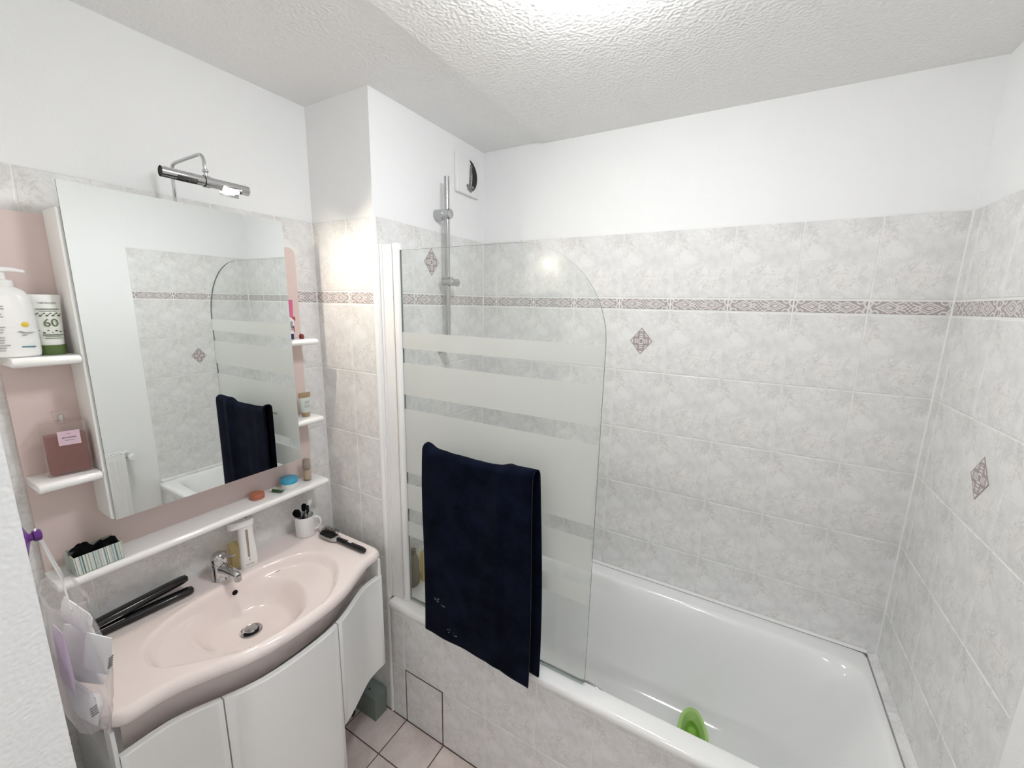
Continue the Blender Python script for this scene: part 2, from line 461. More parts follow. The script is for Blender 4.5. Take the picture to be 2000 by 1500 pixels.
tb = tile_wall(wall_back, MB_, [D] + xb + [X3], .55)
tr_ = tile_wall(wall_right, MR_, [0, .0578, .2625, .467, .672], .55)
tl_ = tile_wall(wall_pillar, ML_, [Y1 + .007, -.4803, -.2803, -.0803, 0], .55)
tile_wall(wall_pillar, MP_, [0, .1911, D - .007], 0)
tile_wall(wall_left, MM_, [YN, -1.42, -1.22, -1.02, -.82, Y1], 0)
struct("grout", B().box(0, X3, .0015, .01, .5, ZT - .002), "grout_white", parent=wall_back)
struct("grout", B().box(X3 + .0015, X3 + .01, -.671, 0, .5, ZT - .002), "grout_white", parent=wall_right)
struct("grout", B().box(D - .01, D - .0015, Y1 + .003, 0, .5, ZT - .002), "grout_white", parent=wall_pillar)
struct("grout", B().box(-.1, D - .003, Y1 + .0015, Y1 + .01, 0, ZT - .002), "grout_white", parent=wall_pillar)
struct("grout", B().box(-.01, -.0015, YN, Y1 + .005, 0, ZT - .002), "grout_white", parent=wall_left)

def lozenge(parent, M, u, v):
    b = B().loft([[(-.045, 0, 0), (0, -.055, 0), (.045, 0, 0), (0, .055, 0)], [(-.0445, 0, .0009), (0, -.0545, .0009), (.0445, 0, .0009), (0, .0545, .0009)]])
    o = obj("lozenge_inset", b, "lozenge_print", parent, False)
    o.parent = parent; o.matrix_parent_inverse = Matrix()
    o.matrix_local = Matrix.Translation((0, 0, .0001)); return o
lozenge(tb[(4, 1)], MB_, 0, 0)          # back wall, below the border
lozenge(tl_[(1, 0)], ML_, 0, 0)         # foot end, top row
lozenge(tr_[(2, 2)], MR_, 0, 0)         # head end

# floor tiles
fx = [-.0] + [.0064 + .2 * k for k in range(1, 10)] + [X3]
fy = [Y1 - .155 - .2 * k for k in range(0, 10)]
fys = [Y1] + fy
for i in range(len(fx) - 1):
    for j in range(len(fys) - 1):
        y0, y1 = fys[j + 1], fys[j]
        if y0 < YF: y0 = YF
        x0, x1 = fx[i], fx[i + 1]
        if y1 <= YN + .02 and x1 <= XW + .01: continue
        if y1 - y0 < .02: continue
        tile_at(floor, MF_, x0, x1, y0, y1, x1 - .1 if i == 0 else x0 + .1, y1 - .1 if j else y0 + .1, "floor_tile", "tile", .0045)

# white corner trim of the pillar, ledge at the head of the tub, sealant beads
b = B().loft([[(D - .012 + p[0], Y1 + .012 + p[1], z) for p in ((0, 0), (0, -.014), (.006, -.0145), (.0105, -.0125), (.0135, -.0085), (.0145, -.003), (.0145, 0))] for z in (0, ZT)])
trim = struct("trim_1", b, "white_trim", "white plastic corner strip on the pillar edge beside the tub", smooth=True)
b = B().loft([[(1.9785, y, .50), (1.9785, y, .5605), (1.992, y, .5625), (X3 - .0002, y, .569), (X3 - .0002, y, .50)] for y in (-.672, -.001)])
struct("trim_2", b, "tile", "narrow tiled ledge between the tub and the side wall")
b = B().loft([[(x, -.001, .556), (x, -.007, .560), (x, -.010, .5635), (x, -.005, .569), (x, -.001, .571)] for x in (D + .002, 1.976)])
struct("sealant_bead", b, "white_gloss", parent=wall_back)

for par, cx_, cy_ in ((wall_right, X3, 0), (wall_pillar, D, 0), (wall_left, 0, Y1)):
    sx_ = -1 if par is wall_right else 1
    struct("corner_grout", B().loft([[(cx_ - sx_ * .004, cy_ + .004, z), (cx_ + sx_ * .0035, cy_ + .004, z), (cx_ + sx_ * .0035, cy_ - .0006, z), (cx_ + sx_ * .0006, cy_ - .0035, z), (cx_ - sx_ * .004, cy_ - .0035, z)] for z in (0 if par is wall_left else .55, ZT)]), "grout_white", parent=par)
# ceiling lamp, just above the picture
LX, LY = 1.16, -.885
t_ = thing("ceiling_lamp", "round white glass dome lamp on the ceiling above the tub edge", "lamp", (LX, LY, H))
obj("base_ring", B().lathe([(.128, 0), (.130, -.004), (.130, -.016), (.124, -.018), (.124, 0)], n=40), "white_plastic", t_)
obj("glass_dome", B().lathe([(.0005, -.082), (.04, -.0795), (.075, -.071), (.103, -.055), (.119, -.035), (.122, -.018)], n=24), "lamp_glass", t_)

# added fill light in the unseen hall, shaped as a ceiling lamp
t_ = thing("hall_fill_light", "round fill light added on the unseen hall ceiling behind the viewer", "lamp", (1.35, YF - .75, H))
obj("base_ring", B().lathe([(.092, 0), (.094, -.004), (.094, -.016), (.090, -.018), (.090, 0)], n=40), "white_plastic", t_)
obj("glass_dome", B().lathe([(.0005, -.075), (.03, -.073), (.055, -.066), (.075, -.052), (.086, -.035), (.089, -.018)], n=16), "hall_fill_glass", t_)

# ================================================================== TUB, PANEL, SCREEN
# --- bath panel of tiles
bp = struct("wall_tub_front", B().box(D + .002, X3, Y1 + .0015, Y1 + .012, 0, .533), "grout_white", "tiled front closing the tub down to the floor")
xp = [.4064 + .2 * k for k in range(8)]
for a_, b_, c_ in cols_from([D + .002] + xp + [X3]):
    for z0, z1, zc in ((0, .2538, .1288), (.2538, .5038, .3788), (.5038, .533, .6288)):
        hatch = abs(a_ - .4064) < .001 and z0 == 0
        tile_at(bp, MP_, a_, b_, z0, z1, c_, zc, "tile", "access_hatch" if hatch else "tile", .011 if hatch else .004)
h_ = obj("hatch_gap", B().box(.4072, .4130, Y1 + .0006, Y1 + .002, 0, .2530).box(.5998, .6056, Y1 + .0006, Y1 + .002, 0, .2530).box(.4072, .6056, Y1 + .0006, Y1 + .002, .2470, .2530), "grout_brown", bp, False)

# --- bathtub
def srect(x0, x1, y0, y1, z, n, N=160):
    cx, cy, a, b_ = (x0 + x1) / 2, (y0 + y1) / 2, (x1 - x0) / 2, (y1 - y0) / 2; out = []
    for k in range(N):
        th = 2 * PI * k / N; c, s = math.cos(th), math.sin(th)
        r = (abs(c) ** n + abs(s) ** n) ** (-1.0 / n); out.append((cx + a * c * r, cy + b_ * s * r, z))
    return out
tx0, tx1, ty0, ty1 = D + .002, 1.9765, -.690, -.002
tub = thing("bathtub", "white enamelled bathtub set along the tiled back wall", "bathtub", (0, 0, 0))
rings = [srect(tx0 + .02, tx1 - .02, ty0 + .02, ty1 - .02, .534, 200), srect(tx0, tx1, ty0, ty1, .536, 200), srect(tx0, tx1, ty0 - .001, ty1, .546, 200), srect(tx0 + .002, tx1, ty0 + .002, ty1, .554, 150),
         srect(tx0 + .007, tx1 - .003, ty0 + .007, ty1 - .003, .5585, 90), srect(tx0 + .014, tx1 - .006, ty0 + .014, ty1 - .008, .560, 60)]
#      x0    x1     y0     y1    z     n
prof = [(.415, 1.957, -.632, -.066, .560, 12), (.421, 1.952, -.627, -.071, .5585, 11), (.426, 1.946, -.622, -.076, .553, 10), (.431, 1.938, -.617, -.081, .543, 9),
        (.438, 1.920, -.610, -.088, .515, 8), (.450, 1.885, -.600, -.098, .45, 7), (.466, 1.835, -.588, -.110, .37, 6.5), (.484, 1.775, -.574, -.124, .28, 6),
        (.502, 1.712, -.558, -.140, .215, 5.5), (.522, 1.665, -.541, -.157, .176, 5), (.548, 1.620, -.518, -.180, .154, 4.5), (.59, 1.56, -.485, -.213, .143, 4.2), (.68, 1.44, -.43, -.27, .139, 4), (.9, 1.2, -.37, -.33, .137, 3)]
rings += [srect(*p) for p in prof]
obj("basin", B().loft(rings, True, False, True), "enamel", tub)
obj("waste", B().lathe([(.034, .1405), (.034, .1435), (.028, .145), (.001, .145)], .60, -.35, 24), "chrome", tub)

# --- shower hose lying in the tub, only a loop shows
pts = fillet([(.70, -.30, .20), (.86, -.40, .22), (1.02, -.505, .36), (1.115, -.522, .452), (1.20, -.530, .448), (1.245, -.50, .30), (1.15, -.42, .17)], .08, 8)
hb_ = B().tube(pts, .0055, 10)
hose = tag(obj("shower_hose", hb_, "satin_chrome"), "ribbed metal shower hose hanging over inside of tub by screen", "hose")
m = MATS["satin_chrome"]

# --- shower screen
sc_x0, sc_x1, sc_y, sc_z0, sc_z1, R_ = .4175, 1.1575, -.640, .572, 1.9255, .28
scr = thing("shower_screen", "clear glass bath screen with rounded corner and frosted bands", "shower screen", (0, 0, 0))
out = [(sc_x0, sc_z0), (sc_x1, sc_z0)] + [(sc_x1 - R_ + R_ * math.cos(PI / 2 * k / 20), sc_z1 - R_ + R_ * math.sin(PI / 2 * k / 20)) for k in range(21)] + [(sc_x0, sc_z1)]
b = B(); n = len(out)
for yy in (sc_y - .003, sc_y + .003): b.v += [Vector((p[0], yy, p[1])) for p in out]
b.f = [list(range(n))[::-1], list(range(n, 2 * n))]; b.mi = [0, 0]
for k in range(n): b.f.append([k, (k + 1) % n, n + (k + 1) % n, n + k]); b.mi.append(1)
obj("glass_pane", b, ["pane_glass", "glass_edge"], scr, False)
for z0, z1 in ((1.588, 1.646), (1.418, 1.535), (1.115, 1.365), (.966, 1.070), (.85, .912)):
    b = B().add([(sc_x0, sc_y - .0033, z0), (sc_x1 - .002, sc_y - .0033, z0), (sc_x1 - .002, sc_y - .0033, z1), (sc_x0, sc_y - .0033, z1)], [(0, 1, 2, 3)])
    obj("frosted_band", b, "frosted", scr, False)
# bottom seal, hinge post, wall profile
obj("bottom_seal", B().box(sc_x0, sc_x1 - .004, sc_y - .004, sc_y + .004, .562, .5735).box(sc_x0, sc_x1 - .006, sc_y + .004, sc_y + .013, .5605, .564), "clear_plastic", scr, False)
post = obj("hinge_post", B().tube([(.4005, sc_y, .5615), (.4005, sc_y, 1.926)], .0155, 24), "white_gloss", scr)
obj("post_cap", B().lathe([(.0165, 1.9262), (.0165, 1.945), (.014, 1.948), (.001, 1.948)], .4005, sc_y, 24), "white_plastic", post)
obj("post_foot", B().lathe([(.0165, .5605), (.0165, .572)], .4005, sc_y, 24), "white_plastic", post)
b = B().box(D + .001, D + .014, sc_y - .022, sc_y + .022, .5615, 1.948).box(D + .014, .388, sc_y - .016, sc_y + .016, .5615, 1.945).box(D + .001, D + .005, sc_y - .034, sc_y + .034, .5615, 1.948)
obj("wall_profile", b, "white_gloss", scr, False)

# --- towel rail on the screen, under the towel
RY, RZ = -.7165, 1.2560
rail = thing("towel_rail", "chrome towel rail on the bath screen, covered by the towel", "towel rail", (0, 0, 0))
obj("bar", B().tube([(.618, RY, RZ), (.982, RY, RZ)], .0085, 16), "chrome", rail)
for xx in (.64, .96):
    obj("bracket", B().tube([(xx, sc_y - .0075, RZ - .034), (xx, RY, RZ - .006)], .005, 16), "chrome", rail)

# --- towel
def towel_pt(u, s, off):
    """u across 0..1, s along the drape: 0 front hem, 1 top, 2 back hem"""
    xl = .590 + .004 * math.sin(s * 5); xr = 1.004 + .006 * math.sin(s * 4 + 1)
    front = s <= 1.0
    zf = .574 - .006 * u; zb = .584 - .010 * u
    e2 = min(1, max(0, (u - .70) / .09)); ends = math.exp(-(u / .060) ** 2) * 1.3 + e2 * e2 * (3 - 2 * e2) * .75
    ztop = RZ + .0125 + .013 * ends - .004 * math.sin(PI * u)
    dr = .0155 + off
    if s < .94: k = s / .94; z = zf + (ztop - .018 - zf) * k; y = RY - dr
    elif s > 1.06: k = (2 - s) / .94; z = zb + (ztop - .018 - zb) * k; y = RY + dr
    else:
        a_ = (s - .94) / .12 * PI; z = ztop - .018 + math.sin(a_) * .018; y = RY - math.cos(a_) * dr
    k = min(1, max(0, (1 - abs(s - 1.0)) * 1.06)); dropk = 1 - abs(s - 1) * 0 
    w = abs(s - 1.0)
    fold = .004 * math.sin(u * 9 + .6) + .003 * math.sin(u * 21 + w * 3) + .015 * math.exp(-((u - .76 + .08 * w) / .05) ** 2) * (1 - .45 * w) - .008 * math.exp(-((u - .62 + .08 * w) / .06) ** 2) * (1 - w)
    fold += .006 * math.exp(-((u - .17) / .06) ** 2) * (1 - .7 * w)
    x = xl + (xr - xl) * u
    if front:
        y -= max(-.004, fold * (.35 + .65 * min(1, w * 3)) * (1 - .6 * w)) + .006 * w * u
        x += .012 * (1 - math.exp(-w * 5)) * (-1 if u < .5 else .0) * abs(u - .5) * 2
        x -= .004 * w * u
        z -= .012 * max(0, u - .75) * 4 * (1 if s < .03 else 0)
    else:
        y += min(.008, .5 * fold + .002); x += .018 * w ** .5 * u
    if y > sc_y - .0065: y = sc_y - .0065
    return (x, y, z)
NS, NU = 110, 56
ss = [i / 52 * .94 for i in range(52)] + [.94 + .12 * i / 12 for i in range(12)] + [1.06 + .94 * i / 46 for i in range(47)]
b = B().grid([[towel_pt(j / NU, s, 0) for j in range(NU + 1)] for s in ss])
tw = thing("bath_towel", "dark navy terry towel folded over the rail of the bath screen", "towel", (0, 0, 0))
cl_ = obj("cloth", b, "towel", tw, True)
md = cl_.modifiers.new("thickness", 'SOLIDIFY'); md.thickness = .006; md.offset = 0
hem = B()
mat("hem", (.018, .02, .034), .9)
hem.tube([Vector(towel_pt(1.0, s, 0)) + Vector((.001, -.0032, 0)) for s in ss[0:58:3]], .0008, 6)
obj("hem", hem, "hem", tw)
sp = B(); random.seed(3)
for (uu, s0) in ((.11, .205), (.125, .20), (.135, .205), (.17, .19), (.19, .178), (.31, .055), (.24, .062)):
    p = Vector(towel_pt(uu, s0, 0)) + Vector((0, -.0034, 0))
    for k in range(3):
        q = p + Vector((random.uniform(-.008, .008), 0, random.uniform(-.006, .006)))
        sp.box(q.x, q.x + random.uniform(.0015, .006), q.y - .0004, q.y + .001, q.z, q.z + random.uniform(.0006, .0015))
mat("lint", (.30, .31, .34), .9)
obj("lint", sp, "lint", tw, False)["kind"] = "stuff"

# --- shower rail on the pillar
SY, SX = -.338, .3795
sr = thing("shower_rail", "chrome riser rail with sliding holder on the wall at tub foot", "shower rail", (0, 0, 0))
obj("bar", B().tube([(SX, SY, 1.545), (SX, SY, 2.243)], .0108, 24), "satin_chrome", sr)
for zz in (2.102, 1.562):
    obj("bracket", B().tube([(D - .004, SY, zz), (D + .004, SY, zz), (D + .036, SY, zz), (D + .040, SY, zz), (D + .041, SY, zz), (D + .062, SY, zz), (D + .068, SY, zz), (D + .070, SY, zz)], [.0225, .0225, .0205, .0205, .0195, .0195, .0175, .009], 28), "satin_chrome", sr)
sl = obj("slider", B().tube([(SX - .022, SY, 1.838), (SX - .020, SY, 1.838), (SX + .022, SY, 1.838), (SX + .025, SY, 1.838)], [.012, .0185, .0185, .013], 24), "satin_chrome", sr)
a0 = Vector((SX + .006, SY, 1.838)); b0 = a0 + Vector((.004, .052, -.002))
obj("holder", B().tube([a0, a0 + (b0 - a0) * .6, b0], [.015, .0145, .016], 20), "satin_chrome", sl)
obj("knob_pin", B().sphere((SX + .024, SY - .004, 1.838), .005), "chrome", sl)

# --- air vent
vt = thing("air_vent", "square white extraction vent with a dark crescent opening near ceiling", "vent", (D, -.138, 2.300))
obj("plate", B().rbox(-.005, .013, -.082, .082, -.078, .078, .004, 3), "white_plastic", vt)
cres = [(.028 + .052 * math.cos(a), .052 * math.sin(a)) for a in [PI * (-.42 + .84 * k / 16) for k in range(17)]]
inn = [(.028 + .052 * math.cos(a) * .45, .052 * math.sin(a)) for a in [PI * (.42 - .84 * k / 16) for k in range(17)]]
b = B().prism([(p[0] * 1.28 - .040, p[1] * 1.28 + .002) for p in cres + inn], 'x', .0132, .0142)
obj("opening", b, "black", vt, False)
mat("vent_grey", (.22, .22, .22), .5)
b = B()
for k in range(7): b.box(.0142, .0165, .000 + .0012 * k, .014 + .0012 * k, -.034 + .012 * k, -.0245 + .012 * k)
fl = obj("shutter", b, "vent_grey", vt, False)
obj("slider_tab", B().rbox(.0142, .0185, -.018, .034, -.048, -.036, .002), "vent_grey", fl)
obj("shutter_rim", B().prism([(-.012, -.056), (.014, -.066), (.030, -.050), (-.010, -.050)], 'x', .0142, .0155), "vent_grey", fl, False)

# --- bottles on the foot end of the tub
def tag_bottle(): pass
t_ = thing("shampoo_bottle", "smoky brown translucent bottle on tub ledge beside the hinge post", "bottle", (.362, -.565, .5602))
obj("body", B().lathe([(.020, 0), (.024, .004), (.0245, .03), (.0235, .10), (.020, .125), (.012, .140), (.010, .146)], n=24, sy=1.25, sx=.8), "smoky_bottle", t_)
obj("cap", B().lathe([(.012, .146), (.0125, .150), (.012, .168), (.001, .169)], n=20), "smoky_bottle", t_)
t_ = thing("pump_soap_bottle", "yellow gel bottle with white pump between towel and hinge post", "bottle", (.379, -.508, .5602))
obj("body", B().lathe([(.022, 0), (.0255, .004), (.0255, .115), (.022, .128), (.012, .138), (.0115, .144)], n=24), "yellow_gel", t_)
p_ = obj("pump", B().lathe([(.0125, .144), (.0125, .155), (.006, .157), (.0055, .176), (.010, .177), (.010, .185), (.001, .186)], n=18), "white_plastic", t_)
obj("nozzle", B().tube([(.002, 0, .1815), (.020, -.012, .181), (.028, -.017, .177)], [.005, .0045, .0035], 10), "white_plastic", p_)

# --- green toy in the tub
ty = thing("bath_toy", "green plastic toy boat shaped like an open half pod in tub", "toy", (1.476, -.310, .1465), math.radians(97))
def pod(z, a, b_, n=40):
    return [(a * math.cos(2 * PI * k / n) * (1 if math.cos(2 * PI * k / n) < 0 else 1.12), b_ * math.sin(2 * PI * k / n), z) for k in range(n)]
obj("hull", B().loft([pod(.0, .06, .022), pod(.006, .085, .034), pod(.028, .108, .049), pod(.046, .118, .055), pod(.049, .116, .0535), pod(.048, .103, .043), pod(.040, .097, .039), pod(.016, .083, .031), pod(.011, .03, .014)]), "toy_light", ty)
obj("inner_deck", B().loft([pod(.018, .088, .0345), pod(.022, .087, .034), pod(.0225, .03, .012)]), "toy_dark", ty)
obj("seat_mound", B().sphere((-.018, -.004, .024), .030, 22, 10, 1.15, .85, .55), "toy_green", ty)
obj("bow_mound", B().sphere((.048, .0, .023), .020, 20, 10, 1.1, .9, .5), "toy_green", ty)

# ================================================================== WASHBASIN AND CABINET
VZ = .846
FT = [(0, 1), (.05, .985), (.1, .92), (.15, .75), (.2, .48), (.25, .19), (.28, .06), (.31, 0), (1, 0)]
def interp(tab, x):
    for (a_, p), (b_, q) in zip(tab, tab[1:]):
        if x <= b_:
            return p + (q - p) * (x - a_) / (b_ - a_)
    return tab[-1][1]
def sm_interp(tab, x): return (interp(tab, x - .02) if x > .02 else interp(tab, abs(x - .02))) * .25 + interp(tab, x) * .5 + interp(tab, x + .02) * .25
def FRONT(y): return .394 + .084 * sm_interp(FT, abs(y + 1.118)) + .016 * (y + 1.135)
BY0, BY1 = -1.517, -.753
def bowl_depth(x, y):
    dy = y + 1.146; xc = .262
    hx = .138 if x < xc else (FRONT(y) - .026 - xc)
    r = ((abs(dy) / .250) ** 2.5 + (abs(x - xc) / hx) ** 2.5) ** (1 / 2.5)
    d = 0
    if r < 1.06:
        q = max(0, 1.06 - r) / 1.06
        e = min(1, (1.06 - r) / .12); e = e * e * (3 - 2 * e)
        d = .030 * e + .020 * (1 - r ** 2 if r < 1 else 0)
    dx2 = x - .232; hx2 = .115 if dx2 < 0 else .178
    q = ((abs(dy + .005) / .158) ** 2.3 + (abs(dx2) / hx2) ** 2.3) ** (1 / 2.3)
    if q < 1:
        e = min(1, (1 - q) / .38); e = e * e * (3 - 2 * e)
        d += .050 * e + .030 * (1 - max(q, .22))
    return d
RO = .021
def rounded_front(y):
    """inset outline of the flat top, front corners rounded"""
    f = FRONT(y) - RO; r = .022
    for e in (BY0 + RO, BY1 - RO):
        k = abs(y - e)
        if k < r: f -= r - math.sqrt(max(0, r * r - (r - k) ** 2))
    return f
NY, NX = 150, 84
ys = [BY0 + RO + (BY1 - BY0 - 2 * RO) * (.5 - .5 * math.cos(PI * j / NY)) if False else BY0 + RO + (BY1 - BY0 - 2 * RO) * j / NY for j in range(NY + 1)]
rows = []
for j, y in enumerate(ys):
    f = rounded_front(y); rows.append([(f * i / NX, y, VZ - bowl_depth(f * i / NX, y)) for i in range(NX + 1)])
b = B().grid(rows)
per = [(rows[0][i][0], rows[0][i][1]) for i in range(0, NX, 4)] + [(rows[j][NX][0], ys[j]) for j in range(NY + 1)] + [(rows[-1][i][0], rows[-1][i][1]) for i in range(NX - 4, -1, -4)]
nrm = []
for k, p in enumerate(per):
    a_ = per[max(0, k - 2)]; c_ = per[min(len(per) - 1, k + 2)]
    tx, ty_ = c_[0] - a_[0], c_[1] - a_[1]; l_ = math.hypot(tx, ty_); nrm.append((ty_ / l_, -tx / l_))
prf = [(0, VZ), (.007, VZ - .0008), (.0135, VZ - .0045), (.0185, VZ - .0105), (.0210, VZ - .018), (.0195, VZ - .0275), (.0150, VZ - .034), (.007, VZ - .0385), (-.025, VZ - .041)]
b.grid([[(p[0] + n_[0] * o_, p[1] + n_[1] * o_, z) for o_, z in prf] for p, n_ in zip(per, nrm)], True)
wb = thing("washbasin", "pale pink ceramic washbasin with bowed front on the white cabinet", "washbasin", (0, 0, 0))
o = obj("basin_top", b, "pink_ceramic", wb, True, False)
if "sharp_edge" in o.data.attributes: o.data.attributes.remove(o.data.attributes["sharp_edge"])   # one continuous glaze
# apron under the rim
ap = []
for j in range(2, NY - 1, 2):
    y = ys[j]; f = FRONT(y) - .047; f -= .016; ap.append([(f + .040, y, VZ - .0395), (f + .012, y, VZ - .043), (f, y, VZ - .055), (f - .004, y, .76), (f - .01, y, .70)])
obj("apron", B().grid(ap), "pink_ceramic", wb, True, False)
# drain and overflow
dxx, dyy = .232, -1.151
zz = VZ - bowl_depth(dxx, dyy)
dr = obj("drain_ring", B().lathe([(.031, zz - .002), (.031, zz + .0025), (.0275, zz + .0035), (.0225, zz + .001), (.0215, zz - .0015)], dxx, dyy, 32), "satin_chrome", wb)
obj("drain_plug", B().lathe([(.012, zz - .002), (.0175, zz + .002), (.0185, zz + .008), (.0165, zz + .0105), (.001, zz + .0115)], dxx, dyy, 28), "satin_chrome", dr)
obj("drain_hole", B().lathe([(.0225, zz + .0006), (.001, zz + .0007)], dxx, dyy, 28), "black", dr)
# overflow hole on the back slope of the bowl
oy = -1.138; ox = next(x / 1000 for x in range(100, 260) if bowl_depth(x / 1000, oy) > .036)
oz = VZ - bowl_depth(ox, oy); e_ = .004
nx_ = (bowl_depth(ox + e_, oy) - bowl_depth(ox - e_, oy)) / (2 * e_)
on = Vector((nx_, 0, 1)).normalized()
u_ = Vector((0, 1, 0)); v_ = on.cross(u_)
c_ = Vector((ox, oy, oz))
ring = lambda r, h: [c_ + on * h + u_ * r * math.cos(2 * PI * k / 24) + v_ * r * .92 * math.sin(2 * PI * k / 24) for k in range(24)]
obj("overflow_hole", B().loft([ring(.0085, .0012), ring(.001, .0012)]), "black", wb)
obj("overflow_rim", B().loft([ring(.0125, -.001), ring(.0115, .0016), ring(.0092, .0018), ring(.0085, .001)], True, False, False), "pink_ceramic", wb)
obj("maker_mark", B().box(.147, .1485, -1.015, -.993, VZ - bowl_depth(.148, -1.0) , VZ - bowl_depth(.148, -1.0) + .0012), "grey_print", wb, False)

cab = thing("vanity_cabinet", "white vanity cabinet with three curved doors under pink washbasin", "cabinet", (0, 0, 0))
JL, JR = -1.316, -1.000
cb = B()
def carc(y0, y1, z0, z1):
    n = 14
    pts = [(0.003, y0), (0.003, y1)] + [(min(FRONT(y) - .036, .44), y) for y in [y1 + (y0 - y1) * k / n for k in range(n + 1)]]
    cb.prism(pts, 'z', z0, z1)
carc(BY0 + .012, JL, .345, .655); carc(JL, JR, .10, .655); carc(JR, BY1 - .012, .345, .655)
cb.box(.02, .36, JL + .01, JR - .01, 0, .10)
obj("carcass", cb, "white_lacquer", cab, False)
def door(y0, y1, z0, z1):
    n = 26; r = .003; rings = []
    yy = [y0 + (y1 - y0) * k / n for k in range(n + 1)]
    for y in yy:
        xo = FRONT(y) - .015; xi = xo - .017
        e = r if y in (yy[0], yy[-1]) else 0
        rings.append([(xi, y, z0), (xo - r, y, z0), (xo - e, y, z0 + r), (xo - e, y, z1 - r), (xo - r, y, z1), (xi, y, z1)])
    return B().loft(rings)
for y0, y1, z0 in ((BY0 + .012, JL - .0015, .34), (JL + .0015, JR - .0015, .09), (JR + .0015, BY1 - .003, .34)):
    obj("door", door(y0, y1, z0, .732), "white_lacquer", cab)
obj("end_strip", B().rbox(.335, .380, BY1 - .016, BY1 - .0035, .345, .803, .001, 1), "white_lacquer", cab, False)
obj("end_strip", B().rbox(.325, .366, BY0 + .0035, BY0 + .0115, .345, .803, .001, 1), "white_lacquer", cab, False)

# clear plastic box on the floor under the cabinet
pb = thing("storage_box", "low grey-green translucent plastic box under the cabinet end", "box", (.20, -.7205, 0))
bw, bd, bh = .1, .0305, .108
b = B().box(-bw, bw, -bd, -bd + .002, .0005, bh).box(-bw, bw, bd - .002, bd, .0005, bh).box(-bw, -bw + .002, -bd, bd, .0005, bh).box(bw - .002, bw, -bd, bd, .0005, bh).box(-bw, bw, -bd, bd, .0005, .003)
obj("body", b, "box_plastic", pb, False)
obj("lid", B().rbox(-bw - .002, bw + .002, -bd - .002, bd + .002, bh, bh + .006, .002), "box_plastic", pb)
obj("lid_stud", B().lathe([(.004, bh + .006), (.004, bh + .008), (.001, bh + .008)], .045, -.008, 12), "black", pb)
for k, (px, py) in enumerate(((.160, -.778), (.187, -.772))):
    q = tag(obj("hair_clip", B().tube(fillet([(px - .012, py, .006), (px, py + .006, .008), (px + .010, py - .004, .006), (px + .012, py - .016, .005)], .008), [.004] * 14 if False else .004, 8), "black"),
            ("small black hair clip on the floor touching clear box" if k == 0 else "small black hair clip on the floor nearest the tub panel"), "hair clip")

# ================================================================== MIRROR CABINET
mc = thing("mirror_cabinet", "mirror cabinet with pink back panel and white rounded shelves", "mirror cabinet", (0, 0, 0))
PY0, PY1 = -1.500, -.768
pts = []
for cy, cz, a0 in ((PY1 - .025, 1.935 - .025, 0), (PY0 + .025, 1.935 - .025, 90)):
    pts += [(cy + .025 * math.cos(math.radians(a0 + 15 * k)), cz + .025 * math.sin(math.radians(a0 + 15 * k))) for k in range(7)]
pts += [(PY0, 1.042), (PY1, 1.042)]
obj("back_panel", B().prism(pts, 'x', .0002, .018), "pink_panel", mc, False)
MY0, MY1, MZ0, MZ1, MX = -1.381, -.869, 1.180, 2.002, .118
b = B().rbox(.018, .1115, -1.388, -1.370, 1.182, 1.945, .002, 1).rbox(.018, .1115, -.888, -.872, 1.182, 1.945, .002, 1).box(.018, .11, -1.372, -.886, 1.182, 1.198).box(.018, .11, -1.372, -.886, 1.93, 1.945)
obj("cabinet_box", b, "white_lacquer", mc, False)
obj("mirror_door", B().rbox(.1115, MX - .004, MY0 + .002, MY1 - .002, MZ0 + .002, MZ1 - .002, .001, 1), "white_lacquer", mc, False)
b = B().box(MX - .004, MX, MY0, MY1, MZ0, MZ1)
for k, f in enumerate(b.f): b.mi[k] = 1
b.mi[3] = 0
obj("mirror_glass", b, ["mirror_silver", "glass_edge"], mc, False)
def shelf(y0, y1, zt, x1=.118, th=.021):
    r = th / 2; pr = [(.018, zt - th), (x1 - r, zt - th)] + [(x1 - r + r * math.sin(PI * k / 8) , zt - r - r * math.cos(PI * k / 8)) for k in range(1, 8)] + [(x1 - r, zt), (.018, zt)]
    rings = [[(p[0] - (i * .9 if p[0] > .05 else 0), y, (p[1] - (zt - r)) * (1 - i * 30) + zt - r) for p in pr] for y, i in ((y0, .004), (y0 + .001, .0015), (y0 + .004, 0), (y1 - .004, 0), (y1 - .001, .0015), (y1, .004))]
    return B().loft(rings)
SU, SM_, SB = 1.612, 1.318, 1.063
for y0, y1 in ((-1.498, -1.389), (-.871, -.764)):
    for zt in (SU, SM_): obj("shelf", shelf(y0, y1, zt), "white_gloss", mc)
obj("long_shelf", shelf(PY0 - .002, -.762, SB, .119), "white_gloss", mc)

